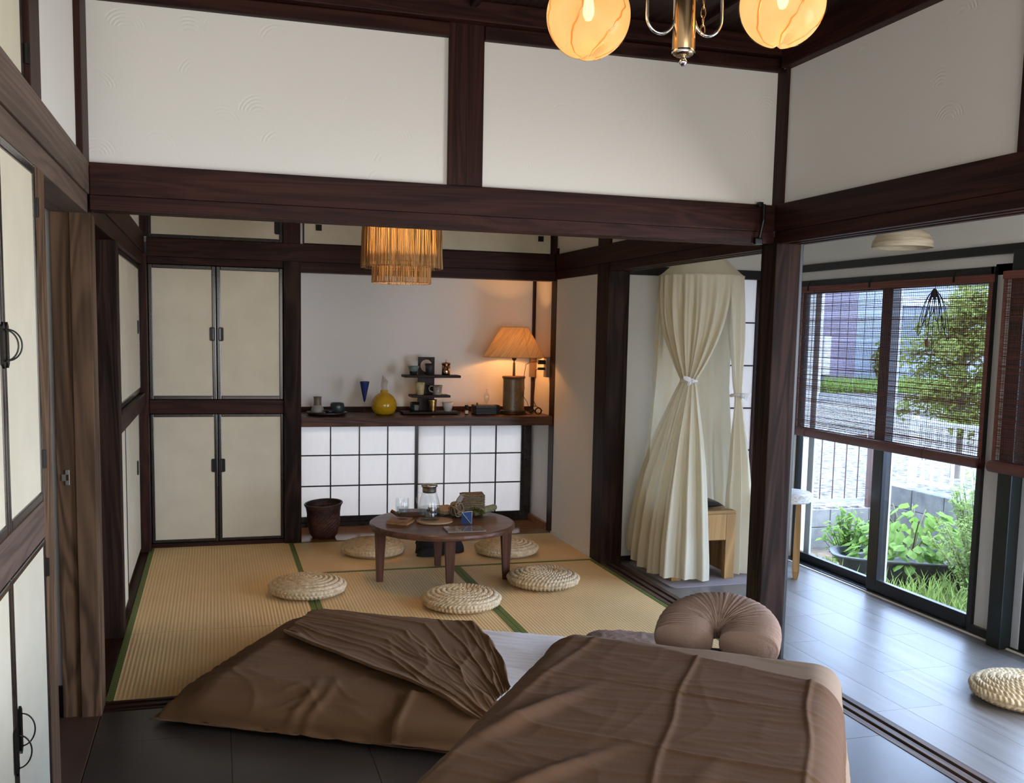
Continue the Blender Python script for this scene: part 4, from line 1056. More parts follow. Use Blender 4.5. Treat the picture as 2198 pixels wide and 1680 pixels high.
def bottle(x, y, label):
    r = root('dropper_bottle', (x, y, SZ), label, 'bottle', 'small dropper bottles on the shelf')
    G().lathe([(0, 0), (.0125, 0), (.013, .002), (.013, .034), (.008, .040), (0, .040)], (x, y, SZ), 20).out('glass_body', simple('amber_black_glass', (.010, .006, .004), .1), r, smooth=True)
    G().lathe([(0, .040), (.0125, .040), (.0125, .066), (0, .066)], (x, y, SZ), 20).out('cap', BLKF, r, smooth=False)
    G().grid([[Vector((x + .0134 * math.sin(a), y - .0134 * math.cos(a), z)) for a in np.linspace(-1.3, 1.3, 12)] for z in (SZ + .006, SZ + .030)]).out('label_paper', simple('cream_label', (.55, .50, .42), .7), r, smooth=True)
bottle(1.672, 6.66, 'small black-capped bottle standing alone left of the black box')
bottle(1.735, 6.72, 'small black-capped bottle half behind the black box')
# black box
kb = root('black_box', (1.795, 6.65, SZ), 'low black ribbed wooden box beside the lamp', 'box')
box('lid', (1.722, 1.868, 6.585, 6.715, SZ + .050, SZ + .066), simple('black_stained_wood', (.016, .013, .012), .55, 0, .3, 30), kb, bev=.003)
box('body', (1.727, 1.863, 6.59, 6.71, SZ + .008, SZ + .050), BLKF, kb)
for k in range(4): box('rib_strip', (1.722, 1.868, 6.585, 6.715, SZ + .010 + k * .010, SZ + .017 + k * .010), simple('black_rib', (.014, .012, .012), .5), kb, bev=.002)
box('base', (1.735, 1.855, 6.60, 6.70, SZ, SZ + .009), BLKF, kb)
lt('small_vial', [(0, 0), (.007, 0), (.007, .014), (.005, .018), (0, .018)], 1.748, 6.66, SZ + .066, simple('green_glass_vial', (.10, .12, .07), .2), 'tiny greenish vial on top of the black box', 'vial', 14)
td = root('glass_drop', (1.815, 6.66, SZ + .066), 'clear teardrop glass vial standing on the black box', 'glass vial')
G().lathe([(0, 0), (.005, .004), (.018, .035), (.0205, .06), (.018, .076), (.008, .086), (.006, .10), (.009, .114), (.008, .114), (.005, .10), (.006, .087), (.016, .074), (.019, .06), (.016, .036), (0, .008)], (1.815, 6.66, SZ + .066), 24).out('body', GLASS2, td, smooth=True)
box('dark_block', (1.873, 1.925, 6.70, 6.76, SZ, SZ + .062), BLKF, None, 'small dark box squeezed behind the lamp base', 'box', bev=.003)
# table lamp
LX, LY = 2.028, 6.715
tl = root('table_lamp', (LX, LY, SZ), 'lit table lamp with an orange-beige pleated shade on the alcove shelf', 'table lamp')
CER = simple('olive_bronze_glaze', (.135, .10, .050), .3, 0, .35, 14)
G().lathe([(0, 0), (.102, 0), (.106, .006), (.104, .012), (0, .012)], (LX, LY, SZ), 40, sx=1, sy=.8).out('base_plate', DTRAY, tl, smooth=True)
G().lathe([(0, .012), (.094, .012), (.097, .018), (.094, .024), (.078, .026)], (LX, LY, SZ), 40, sy=.8).out('base_ring', DTRAY, tl, smooth=True)
v = G(); v.lathe([(.078, .024), (.077, .24), (.079, .256), (0, .256)], (LX, LY, SZ), 48, sy=.75); v.out('ceramic_body', CER, tl, smooth=True)
g = G(); rng = random.Random(4)
for k in range(9):
    z = .03 + k * .022 + rng.uniform(-.004, .004); a0 = rng.uniform(-.25, .1)
    g.tube([(LX + .079 * math.sin(a0 + .16 * t) , LY - .0595 * math.cos(a0 + .16 * t), SZ + z + .016 * t * (1 if k % 2 else -.6)) for t in np.linspace(0, 1, 5)], [.0005, .0022, .003, .002, .0005], 6)
g.out('relief_decor', simple('pale_olive_relief', (.30, .26, .16), .25), tl, kind='stuff', smooth=True)
G().lathe([(0, .252), (.082, .252), (.085, .258), (.083, .268), (0, .268)], (LX, LY, SZ), 40, sy=.78).out('cap_plate', simple('brown_cap', (.13, .06, .03), .4), tl, smooth=True)
G().lathe([(.009, .268), (.010, .275), (.008, .36), (.005, .365), (.005, .38)], (LX, LY, SZ), 16).out('rod', simple('old_brass_rod', (.12, .075, .03), .35, .8), tl, smooth=True)
G().lathe([(0, .376), (.010, .378), (.017, .390), (.017, .41), (0, .41)], (LX, LY, SZ), 16).out('socket', BLKF, tl, smooth=True)
n_ = NT('lamp_shade_cloth'); vv = n_.coord((1, 1, 1)); s_ = n_.sep(vv)
cx_ = n_.add('CombineXYZ'); n_.link(n_.math('ADD', n_.math('MULTIPLY', s_[0], 120.0), n_.math('MULTIPLY', s_[2], -95.0)), cx_.inputs[0]); n_.link(n_.math('MULTIPLY', s_[2], 7.0), cx_.inputs[1])
ln = n_.noise(cx_.outputs[0], 1, 3)
col = n_.ramp(ln, [(.3, (.52, .30, .13)), (.7, (.78, .52, .27))]); n_.base(col, .8, 0, .1)
tr_ = n_.add('BsdfTranslucent'); n_.link(col, tr_.inputs[0]); mx_ = n_.add('MixShader'); mx_.inputs[0].default_value = .10
n_.link(n_.b.outputs[0], mx_.inputs[1]); n_.link(tr_.outputs[0], mx_.inputs[2]); n_.link(mx_.outputs[0], n_.out.inputs[0])
G().lathe([(.221, .402), (.0955, .612)], (LX, LY, SZ), 64, sy=.88).out('shade', n_.m, tl, smooth=True)
g = G(); g.tube([(LX + .221 * math.cos(a), LY + .221 * .88 * math.sin(a), SZ + .402) for a in np.linspace(0, 2 * PI, 65)[:-1]], .002, 6, True).tube([(LX + .0955 * math.cos(a), LY + .0955 * .88 * math.sin(a), SZ + .612) for a in np.linspace(0, 2 * PI, 65)[:-1]], .002, 6, True)
for a in (-1.15, -.35): g.tube([(LX + .2215 * math.cos(a - .2), LY + .2215 * .88 * math.sin(a - .2), SZ + .402), (LX + .0965 * math.cos(a), LY + .0965 * .88 * math.sin(a), SZ + .612)], .0009, 5)
g.out('shade_seam', simple('shade_edge', (.40, .26, .14), .7), tl)
G().lathe([(0, .41), (.012, .412), (.024, .44), (.028, .465), (.020, .49), (0, .50)], (LX, LY, SZ), 16).out('bulb', emit('warm_bulb', (1, .62, .28), 6), tl, smooth=True)
light('table_lamp_light', 'POINT', (LX, LY, SZ + .475), 13, (1, .44, .12), radius=.03)
# outlets, plugs, cords
ob = root('outlet_box', (2.235, 6.93, 1.05), 'brown double outlet box on the right alcove post with two black plugs', 'outlet')
OBW = simple('brown_outlet', (.20, .12, .06), .45)
box('back_box', (2.215, 2.256, 6.56, 6.62, 1.085, 1.225), OBW, ob, bev=.004)
box('plug', (2.165, 2.215, 6.575, 6.605, 1.175, 1.205), BLKF, ob, 'upper black plug', bev=.004); box('plug', (2.165, 2.215, 6.578, 6.602, 1.135, 1.153), BLKF, ob, 'lower black plug', bev=.004)
box('outlet_plate', (2.215, 2.262, 6.90, 6.948, 1.07, 1.225), OBW, None, 'brown wall plate on the dark corner strip of the alcove', 'outlet plate', bev=.003)
g = G().tube([(2.167, 6.59, 1.19), (2.12, 6.62, 1.19), (2.095, 6.65, 1.17), (2.085, 6.66, 1.08), (2.09, 6.66, 1.0), (2.08, 6.66, .95), (2.11, 6.66, .91), (2.125, 6.66, .87), (2.10, 6.66, .845), (2.02, 6.60, .83)], .0022, 6)
g.out('lamp_cord', BLKF, None, 'black lamp cord hanging from the upper plug to the lamp', 'cord', smooth=True)
g = G().tube([(2.167, 6.59, 1.144), (2.15, 6.60, 1.13), (2.145, 6.60, 1.0), (2.14, 6.60, .92), (2.16, 6.60, .88), (2.19, 6.59, .86), (2.20, 6.58, .85), (2.18, 6.57, .87), (2.14, 6.57, .885), (2.12, 6.57, .87), (2.15, 6.57, .845), (2.10, 6.56, .825), (2.03, 6.56, .822), (1.95, 6.58, .822)], .0022, 6)
cd_ = g.out('adapter_cord', BLKF, None, 'black adapter cord with an inline switch coiled on the shelf end', 'cord', smooth=True)
G().tube([(2.17 + .022 * math.cos(a), 6.575 + .008 * math.sin(a * .37), .848 + .022 * math.sin(a)) for a in np.linspace(0, 2 * PI * 4, 60)], .003, 6).out('coil', BLKF, cd_, smooth=True)
G().tube([(2.135, 6.57, .855), (2.105, 6.565, .84)], .009, 8).out('inline_switch', BLKF, cd_)

# ------------------------------------------------------------------ raffia pendant lamp
RX, RY = .925, 5.10
rp = root('raffia_pendant', (RX, RY, 2.49), 'lit two-tier raffia fringe pendant lamp hanging in the tatami room', 'pendant lamp')
n_ = NT('raffia_strand'); oi = n_.noise(n_.coord((160, 160, 3)), 1, 2)
col = n_.ramp(oi, [(.3, (.14, .075, .03)), (.5, (.42, .26, .11)), (.68, (.78, .55, .27))]); n_.base(col, .75, 0, .15)
tr_ = n_.add('BsdfTranslucent'); n_.link(col, tr_.inputs[0]); mx_ = n_.add('MixShader'); mx_.inputs[0].default_value = .35
n_.link(n_.b.outputs[0], mx_.inputs[1]); n_.link(tr_.outputs[0], mx_.inputs[2]); n_.link(mx_.outputs[0], n_.out.inputs[0]); RAF = n_.m
rng = random.Random(11)
for r, z0, z1, n, nm in ((.196, 1.708, 2.03, 300, 'upper_fringe'), (.146, 1.632, 1.80, 225, 'lower_fringe')):
    g = G()
    for i in range(n):
        a = 2 * PI * (i + rng.uniform(-.4, .4)) / n; rr = r + rng.uniform(-.004, .004); wd = rng.uniform(.0008, .0021)
        zz = z0 + rng.uniform(-.0015, .0015); pts = []
        for k in range(5):
            t = k / 4; aa = a + rng.uniform(-.008, .008); q = rr + (.010 * (1 - t)) * (1 if r > .17 else .3) + rng.uniform(-.0015, .0015)
            pts.append((RX + q * math.cos(aa), RY + q * math.sin(aa), lerp(zz, z1, t)))
        g.tube(pts, wd, 4, cap=False)
    g.out(nm, RAF, rp, kind='stuff')
for r, z in ((.199, 1.735), (.195, 1.935), (.206, 1.711), (.149, 1.634), (.146, 1.79)):
    G().tube([(RX + r * math.cos(a), RY + r * math.sin(a), z) for a in np.linspace(0, 2 * PI, 65)[:-1]], .0026, 6, True).out('frame_ring', RAF, rp, smooth=True)
G().tube([(RX, RY, 1.98), (RX, RY, 2.5)], .004, 8).out('cord', BLKF, rp)
g = G()
for a in (0, PI / 2, PI, 1.5 * PI): g.tube([(RX, RY, 2.02), (RX + .195 * math.cos(a), RY + .195 * math.sin(a), 2.03)], .002, 6)
g.out('spider_frame', IRON, rp)
G().lathe([(.182, 1.72), (.176, 2.02)], (RX, RY, 0), 64).out('added_diffuser', translucent('added_diffuser_cloth', (.46, .31, .145), .6), rp, smooth=True)  # added diffuser inside the fringe, spreads the bulb's glow evenly
G().lathe([(0, 0), (.02, .01), (.032, .045), (.024, .08), (.014, .10), (.014, .13), (0, .13)], (RX, RY, 1.85), 16).out('bulb', emit('pendant_bulb', (1, .70, .36), 2.5), rp, smooth=True)
light('raffia_light', 'POINT', (RX, RY, 1.90), 44, (1, .58, .24), radius=.035)

# ------------------------------------------------------------------ chandelier (lower part in view)
ch = root('chandelier', (1.01, 2.085, 2.60), 'brass chandelier with amber glass globes hanging over the near room', 'chandelier')
CX, CY = 1.01, 2.085
G().lathe([(0, 2.012), (.017, 2.012), (.0235, 2.017), (.0255, 2.024), (.0255, 2.45), (0, 2.45)], (CX, CY, 0), 40).out('column', BRASS, ch, smooth=True)
G().lathe([(.0255, 2.017), (.0262, 2.019), (.0262, 2.023), (.0255, 2.025)], (CX, CY, 0), 40).out('column_ring', CHROME, ch, smooth=True)
G().lathe([(0, 1.990), (.004, 1.9905), (.009, 1.997), (.0095, 2.001), (.007, 2.007), (.0035, 2.010), (.005, 2.0125), (0, 2.013)], (CX, CY, 0), 24).out('finial', CHROME, ch, smooth=True)
G().lathe([(0, 2.45), (.05, 2.45), (.055, 2.50), (.02, 2.56), (.02, 2.60), (0, 2.60)], (CX, CY, 0), 32).out('canopy', BRASS, ch, smooth=True)
for s, dz in ((-1, 0), (1, .004)):
    pts = [(CX + s * (.024 + .032 * (1 - math.cos(a))), CY - .01 * (1 - math.cos(a)) * s * .3, 2.095 + dz - .038 * math.sin(a) + (.16 * (a - PI) if a > PI else (.10 * (PI * .0) if a > 0 else -.12 * a))) for a in np.linspace(-.9, PI + .5, 26)]
    pts += [(CX + s * .12, CY - s * .015, 2.20), (CX + s * .17, CY - s * .025, 2.22)]
    G().tube(pts, .0042, 10).out('arm', CHROME, ch, smooth=True)
g = G()
for k in range(7):
    z = 2.062 + .019 * k; rot = k % 2
    pts = [(CX + .028 + (.0055 * math.cos(a) if not rot else .001 * math.cos(a)) , CY - .034 + (.0045 * math.cos(a) if rot else 0), z + .0125 * math.sin(a)) for a in np.linspace(0, 2 * PI, 21)[:-1]]
    G().tube(pts, .0013, 6, True).out('chain_link', BRASS, ch, smooth=True)
n_ = NT('amber_globe_glass'); col = n_.ramp(n_.noise(n_.coord(), 7, 2), [(.35, (.90, .66, .36)), (.65, (.98, .82, .56))])
n_.base(col, .12, 0, .5); tr_ = n_.add('BsdfTranslucent'); n_.link(col, tr_.inputs[0]); tp_ = n_.add('BsdfTransparent'); tp_.inputs[0].default_value = (1, .86, .62, 1)
m1 = n_.add('MixShader'); m1.inputs[0].default_value = .75; n_.link(n_.b.outputs[0], m1.inputs[1]); n_.link(tr_.outputs[0], m1.inputs[2])
m2 = n_.add('MixShader'); m2.inputs[0].default_value = .34; n_.link(m1.outputs[0], m2.inputs[1]); n_.link(tp_.outputs[0], m2.inputs[2]); n_.link(m2.outputs[0], n_.out.inputs[0]); AMB = n_.m
AMB2 = glassy('amber_glass_edge', (1.0, .72, .36), .4, .05, 1.5)
for k, (gx, gy, gz, rt_) in enumerate(((.806, 2.15, 2.096, .4), (1.216, 2.02, 2.128, -.1))):
    Rg = .0935; rows = []
    for i in range(60):
        th = PI * (i + .5) / 60; row = []
        for j in range(81):
            a = 2 * PI * j / 80
            r = Rg
            if th > 2.0:      # cleft lobes at the bottom
                k3 = sstep(2.0, 3.0, th); c = abs(math.sin((a - rt_) * 1.0)) ; r *= 1 - .42 * sstep(2.35, 3.0, th) * (1 - min(1, abs(math.sin(a - rt_ - PI / 2)) * 2.4)) ** 2
                r *= 1 - .08 * sstep(2.85, 3.14, th)
            row.append(Vector((gx + r * math.sin(th) * math.cos(a), gy + r * math.sin(th) * math.sin(a), gz + r * math.cos(th))))
        rows.append(row)
    gl_ = G().grid(rows).out('glass_globe', AMB, ch, 'amber glass globe', smooth=True)
    for s in range(6):       # irregular raised glass petals on the globe
        a0 = rt_ + PI * .17 + PI / 3 * s - .2; pts = []
        rng = random.Random(20 + s + 7 * k)
        for i in range(15):
            t = i / 14; th = lerp(1.15, 2.95, t); a = a0 + .45 * math.cos(t * 2.6) + rng.uniform(-.05, .05); r = Rg * 1.004
            pts.append((gx + r * math.sin(th) * math.cos(a), gy + r * math.sin(th) * math.sin(a), gz + r * math.cos(th)))
        G().tube(pts, [.0008 + .0014 * math.sin(PI * i / 14) for i in range(15)], 6).out('glass_petal_edge', AMB2, gl_, smooth=True)
    G().lathe([(0, -.012), (.007, -.009), (.012, .002), (.013, .014), (.010, .032), (.008, .05), (0, .05)], (gx, gy, gz), 16).out('bulb', emit('globe_bulb', (1, .74, .42), 3), gl_, smooth=True)
    G().lathe([(0, .085), (.030, .085), (.030, .105), (.012, .115), (.010, .14), (0, .14)], (gx, gy, gz), 20).out('globe_fitter', BRASS, gl_, smooth=True)
    light('globe_light', 'POINT', (gx, gy, gz + .0), .42, (1, .60, .27), radius=.022)

# ------------------------------------------------------------------ corridor pendant
cp = root('stone_pendant', (2.95, 3.80, 2.14), 'small travertine dome pendant hanging before the window', 'pendant lamp')
n_ = NT('travertine'); s_ = n_.noise(n_.coord((6, 6, 60)), 1, 4)
n_.base(n_.ramp(s_, [(.3, (.34, .27, .18)), (.55, (.52, .44, .32)), (.75, (.62, .55, .43))]), .8, 0, .2); n_.bump(n_.noise(n_.coord((60, 60, 160)), 1, 3), .4, .003)
G().lathe([(.130, 0), (.131, .008), (.127, .032), (.111, .059), (.082, .077), (.045, .084), (0, .085), (0, .077), (.045, .076), (.076, .068), (.103, .052), (.119, .030), (.121, .0), (.130, 0)], (2.95, 3.80, 1.802), 48).out('dome', n_.m, cp, smooth=True)
G().lathe([(0, .080), (.046, .080), (.042, .112), (0, .112)], (2.95, 3.80, 1.802), 28).out('wooden_collar', simple('red_brown_collar', (.10, .040, .026), .5), cp)
G().tube([(2.95, 3.80, 1.93), (2.95, 3.80, 2.14)], .004, 8).out('cord', BLKF, cp)
G().lathe([(0, .015), (.014, .018), (.022, .035), (.014, .055), (0, .076)], (2.95, 3.80, 1.802), 16).out('bulb', simple('unlit_bulb', (.75, .72, .68), .4), cp, smooth=True)

# ------------------------------------------------------------------ stool, tent, mat, side table
YW = wood('honey_wood', (.40, .235, .095), 2, .4, .3, .5); YWX = wood('honey_wood_top', (.40, .235, .095), 0, .4, .3, .5)
M_ = Matrix.Translation((2.668, 5.185, 0)) @ Matrix.Rotation(-.03, 4, 'Z')
stl = root('steam_stool', (2.655, 5.18, .006), 'square light-wood stool inside the cream tent', 'stool')
def sb(name, b, m, bev=.004): return G().box(*b, M_, bev).out(name, m, stl)
sb('seat', (-.195, .195, -.19, .19, .382, .402), YWX)
for x in (-.195, .135):
    for y in (-.19, .15): sb('leg', (x + .0, x + .06, y, y + .04, .006, .382), YW)
for y in (-.19, .155): sb('apron', (-.135, .135, y, y + .035, .232, .382), YW)
for x in (-.193, .163): sb('side_panel', (x, x + .03, -.15, .15, .03, .382), YW)
rows = []
for sgn in (1, -1):
    for i in range(18):
        row = []
        for j in range(18):
            s, t = sgn * (i / 17 * 2 - 1), j / 17 * 2 - 1
            h = (max(0, 1 - s * s) * max(0, 1 - t * t)) ** .4
            row.append(Vector((2.665 + .135 * s * (1 - .06 * (1 - t * t)), 5.16 + .13 * t * (1 - .06 * (1 - s * s)), .427 + sgn * (.034 if sgn > 0 else .024) * h + .012 * max(0, s) * 0 + .05 * max(0, -s) * (1 if sgn > 0 else .2) * .6)))
        rows.append(row)
G().grid(rows).out('seat_cushion', simple('black_leather', (.010, .010, .011), .35, 0, .2, bump=.2), None, 'black leather cushion on the stool inside the tent', 'cushion', smooth=True)
g = G(); poly = []
for cx, cy, a0 in ((3.06, 4.915, -PI / 2), (3.06, 5.46, 0), (2.445, 5.46, PI / 2), (2.445, 4.905, PI)):
    for k in range(7): poly.append((cx + .035 * math.cos(a0 + PI / 2 * k / 6), cy + .035 * math.sin(a0 + PI / 2 * k / 6)))
g.prism(poly, .0005, .006); g.out('floor_mat', simple('mauve_rubber_mat', (.25, .215, .225), .7, 0, .04), None, 'mauve-grey mat under the stool and tent', 'mat')

tn = root('steam_tent', (2.69, 5.22, 0), 'cream cotton steam tent with two tied-back curtains over the stool', 'tent')
TX, TY_, TRr, TZ1 = 2.695, 5.215, .245, 1.735
def ringp(a, r=TRr): return Vector((TX + r * math.cos(a), TY_ + r * .92 * math.sin(a), TZ1))
rows = []
for i in range(16):
    t = i / 15; r = TRr * (1 - t) + .004; row = []
    for j in range(97):
        a = 2 * PI * j / 96; w_ = 1 + .02 * math.sin(a * 9) * math.sin(PI * t)
        p = ringp(a, r * w_ + .012 * math.sin(PI * t)); row.append(Vector((p.x, p.y, TZ1 + .24 * t ** 1.15 - .012 * math.sin(PI * t) )))
    rows.append(row)
G().grid(rows).out('cone_top', CREAMC, tn, smooth=True)
g = G().tube([(TX, TY_, TZ1 + .24), (TX, TY_, 2.14)], .003, 6); g.out('hanging_cord', CREAMC, tn)
G().tube([ringp(a, TRr) for a in np.linspace(0, 2 * PI, 60)[:-1]], .004, 6, True).out('hoop', CREAMC, tn)
def curtain(topf, tief, tiez, botf, pleats, seed, tiew=.3, nrow=90, ncol=120, zt=TZ1):
    """topf, tief, botf: s -> Vector; the cloth is gathered where tief pinches it"""
    rows = []
    for i in range(nrow):
        t = i / (nrow - 1); row = []
        for j in range(ncol):
            s = j / (ncol - 1)
            T, K, B = topf(s), tief(s), botf(s)
            zk = K.z
            tk = (T.z - zk) / (T.z - B.z)
            if t < tk:
                q = t / tk; e = q ** 2.1; p = T.lerp(K, e); p.z = lerp(T.z, K.z, q)
                amp = .003 + .009 * math.sin(PI * q) + .006 * q
            else:
                q = (t - tk) / (1 - tk); e = 1 - (1 - q) ** 1.7; p = K.lerp(B, e); p.z = lerp(K.z, B.z, q)
                amp = .006 + .015 * sstep(0, .5, q)
            ph = 2 * PI * pleats * s + seed + .9 * nz(s * 4 + seed, t * 3)
            o = math.sin(ph) + .4 * math.sin(2.3 * ph + seed)
            d = Vector((p.x - TX, p.y - TY_, 0)); d = d.normalized() if d.length > 1e-4 else Vector((0, -1, 0))
            p += d * amp * o + Vector((0, 0, .004 * nz(s * 9, t * 9, seed)))
            p += d * .004 * nz(s * 6 + t * 9, t * 4 - s * 9, seed)
            row.append(p)
        rows.append(row)
    return G().grid(rows)
def poly_f(pts):
    P = [Vector(p) for p in pts]; L = [0]
    for a, b in zip(P, P[1:]): L.append(L[-1] + (b - a).length)
    def f(s):
        d = s * L[-1]
        for k in range(len(P) - 1):
            if d <= L[k + 1] or k == len(P) - 2: return P[k].lerp(P[k + 1], (d - L[k]) / (L[k + 1] - L[k]))
    return f
rad = math.radians
left = curtain(lambda s: ringp(rad(lerp(165, 292, s))), poly_f([(2.495, 5.03, 1.15), (2.515, 4.975, 1.15), (2.55, 4.955, 1.145)]), 1.145,
               poly_f([(2.405, 5.47, .11), (2.385, 5.30, .05), (2.385, 5.12, .035), (2.42, 4.97, .035), (2.54, 4.935, .03), (2.65, 4.94, .015), (2.69, 4.955, .012)]), 6.5, 1.0)
left.out('left_curtain', CREAMC, tn, smooth=True)
right = curtain(lambda s: ringp(rad(lerp(286, 385, s))), poly_f([(2.835, 5.02, 1.06), (2.87, 5.03, 1.06), (2.895, 5.07, 1.06)]), 1.06,
                poly_f([(2.815, 5.06, .03), (2.89, 5.03, .02), (2.98, 5.05, .015), (3.03, 5.12, .015), (3.02, 5.25, .02)]), 4.5, 2.2)
right.out('right_curtain', CREAMC, tn, smooth=True)
back = curtain(lambda s: ringp(rad(lerp(20, 172, s))), lambda s: ringp(rad(lerp(18, 172, s)), .255) + Vector((0, 0, 1.1 - TZ1)), 1.1,
               lambda s: ringp(rad(lerp(14, 170, s)), .29) + Vector((0, 0, .06 - TZ1)), 5, .4)
back.out('back_curtain', CREAMC, tn, smooth=True)
WHT = cloth('white_tie_band', (.80, .78, .74), .03, 300, 0, .25)
for (x, y, z), s in (((2.52, 4.955, 1.147), -1), ((2.87, 5.02, 1.06), 1)):
    g = G()
    g.tube([(x + .042 * math.cos(a), y + .028 + .036 * math.sin(a), z + .004 * math.sin(a * 2)) for a in np.linspace(0, 2 * PI, 25)[:-1]], .009, 8, True)
    g.lathe([(0, -.014), (.012, -.010), (.015, 0), (.012, .010), (0, .014)], (x, y - .012, z), 10)
    for dx, dz, L in ((-.055, .018, 1), (-.03, -.02, .7)) if s < 0 else ((.06, .006, 1), (.035, -.022, .7)):
        g.grid([[Vector((x + dx * t, y - .014 - .008 * math.sin(PI * t), z + dz * t + q * (.007 + .007 * math.sin(PI * t)))) for q in (-1, 0, 1)] for t in np.linspace(0, 1, 9)])
    g.out('tie_band', WHT, tn, 'white knotted tie band', smooth=True)

stt = root('side_table', (3.215, 4.98, 0), 'small honey-wood side table with a pale stone top behind the pillar', 'side table')
n_ = NT('mother_of_pearl_top'); f_ = n_.noise(n_.coord((40, 40, 160)), 1, 3); n_.base(n_.ramp(f_, [(.35, (.40, .36, .32)), (.6, (.66, .63, .58))]), .3); SHELL = n_.m
G().lathe([(0, .455), (.125, .455), (.130, .462), (.130, .505), (.124, .512), (0, .512)], (3.165, 4.95, 0), 40).out('tabletop', SHELL, stt)
for k in range(3):
    a = -.55 + k * 2 * PI / 3; x, y = 3.165 + .062 * math.cos(a), 4.95 + .062 * math.sin(a)
    M3 = Matrix.Translation((x, y, 0)) @ Matrix.Rotation(a, 4, 'Z')
    v = []; 
    for z, w_, h_ in ((0, .012, .020), (.05, .020, .034), (.30, .017, .030), (.455, .014, .024)):
        for sx, sy in ((-1, -1), (1, -1), (1, 1), (-1, 1)): v.append(M3 @ Vector((sx * w_, sy * h_, z)))
    f = [(3, 2, 1, 0), (12, 13, 14, 15)] + [(j * 4 + i, j * 4 + (i + 1) % 4, j * 4 + 4 + (i + 1) % 4, j * 4 + 4 + i) for j in range(3) for i in range(4)]
    G().addm(v, f).out('leg', YW, stt)

# ------------------------------------------------------------------ bamboo blinds
n_ = NT('red_brown_bamboo'); f_ = n_.noise(n_.coord((200, 3, 200)), 1, 2)
col = n_.ramp(f_, [(.3, (.13, .046, .034)), (.7, (.25, .092, .066))]); n_.base(col, .6, 0, .25)
tr_ = n_.add('BsdfTranslucent'); n_.link(col, tr_.inputs[0]); mx_ = n_.add('MixShader'); mx_.inputs[0].default_value = .2
n_.link(n_.b.outputs[0], mx_.inputs[1]); n_.link(tr_.outputs[0], mx_.inputs[2]); n_.link(mx_.outputs[0], n_.out.inputs[0]); BAM = n_.m
STR = simple('dark_blind_string', (.02, .012, .010), .8)
def blind(y0, y1, z0, z1, x, label, ends=True):
    b = root('bamboo_blind', (x, (y0 + y1) / 2, z1), label, 'blind')
    box('head_rail', (x - .012, x + .012, y0, y1, z1 - .035, z1), BAM, b, bev=.003)
    rng = random.Random(int(y0 * 100)); g = G(); n = int((z1 - .035 - z0) / .0046)
    for i in range(n):
        z = z1 - .035 - (i + .5) * .0046 + rng.uniform(-.0013, .0013); h = rng.choice((.0006, .0009, .0012, .0017)); ph = rng.uniform(0, 6); am = rng.uniform(.0003, .0016); pts = []
        m = 14
        V0 = len(g.v)
        for k in range(m + 1):
            t = k / m; y = lerp(y0 + rng.uniform(-.002, .002), y1, t); dz = am * math.sin(t * 9 + ph) + rng.uniform(-.0005, .0005)
            for q in (-h, h): g.v.append(Vector((x - .0008, y, z + dz + q)))
            g.v.append(Vector((x + .0010, y, z + dz)))
        for k in range(m):
            a = V0 + k * 3
            g.f += [(a, a + 3, a + 4, a + 1), (a + 1, a + 4, a + 5, a + 2), (a + 2, a + 5, a + 3, a)]
    g.out('bamboo_reeds', BAM, b, kind='stuff')
    g = G(); y = y0 + .02
    while y < y1 - .01:
        g.box(x - .0022, x - .0012, y - .0007, y + .0007, z0, z1 - .03); y += .0142
    g.out('weaving_strings', STR, b, kind='stuff')
    for ya, yb in ((y0 - .002, y0 + .016), (y1 - .016, y1 + .002)):
        g = G()
        zz = z1 - .035
        while zz > z0: g.box(x - .002, x + .0015, ya, yb, zz - .0042, zz); zz -= .0046
        g.out('selvage', BAM, b, kind='stuff')
    # roll at the bottom: spiral cross-section
    g = G(); rows = []
    for k in range(90):
        a = 2 * PI * 4.2 * k / 89; r = .009 + .021 * k / 89; rows.append([Vector((x - .002 + r * math.cos(a), yy, z0 - .004 + r * math.sin(a))) for yy in np.linspace(y0 - .004, y1 + .004, 3)])
    g.grid(rows); g.out('rolled_bamboo', simple('rolled_red_bamboo', (.115, .042, .032), .5, 0, .25, 40, (8, .3, 8)), b, smooth=True)
    return b
b1 = blind(3.745, 5.29, .835, 1.70, 3.405, 'half-lowered red-brown bamboo blind over the garden window')
for y in (3.98, 4.62, 5.20):
    g = G().tube([(3.43, y, 1.722), (3.41, y, 1.728), (3.395, y, 1.715), (3.393, y, 1.695)], .0022, 6).tube([(3.392, y, 1.70), (3.392, y, 1.672)], .006, 6); g.out('hook', BLACKM, b1)
for y in (4.10, 5.13): G().tube([(3.389, y, 1.68), (3.388, y, 1.2), (3.386, y, .87), (3.366, y, .835), (3.375, y, .80), (3.40, y, .80)], .0014, 5).out('lift_cord', STR, b1)
# bundled cord with acorn pull
cb = root('cord_bundle', (3.385, 4.10, 1.40), 'black bundle of looped blind cord with a wooden acorn pull', 'cord bundle')
rng = random.Random(9)
for k in range(8):
    sp_ = (-1) ** k * (.008 + .007 * k); L = .12 + .018 * (k % 4) + .01 * k
    pts = [(3.385 - .004 * math.sin(a), 4.10 + sp_ * math.sin(a * .5) * 2.0 + .012 * math.sin(a), 1.635 - L * (1 - math.cos(a)) / 2) for a in np.linspace(0, 2 * PI, 24)]
    G().tube(pts, .0019, 5).out('cord_loop', STR, cb, smooth=True)
G().lathe([(0, 0), (.012, .006), (.016, .022), (.012, .04), (0, .05)], (3.385, 4.10, 1.60), 12).out('knot', STR, cb, smooth=True)
G().tube([(3.385, 4.10, 1.62), (3.384, 4.125, 1.5), (3.384, 4.13, 1.40)], .0016, 5).out('pull_cord', STR, cb)
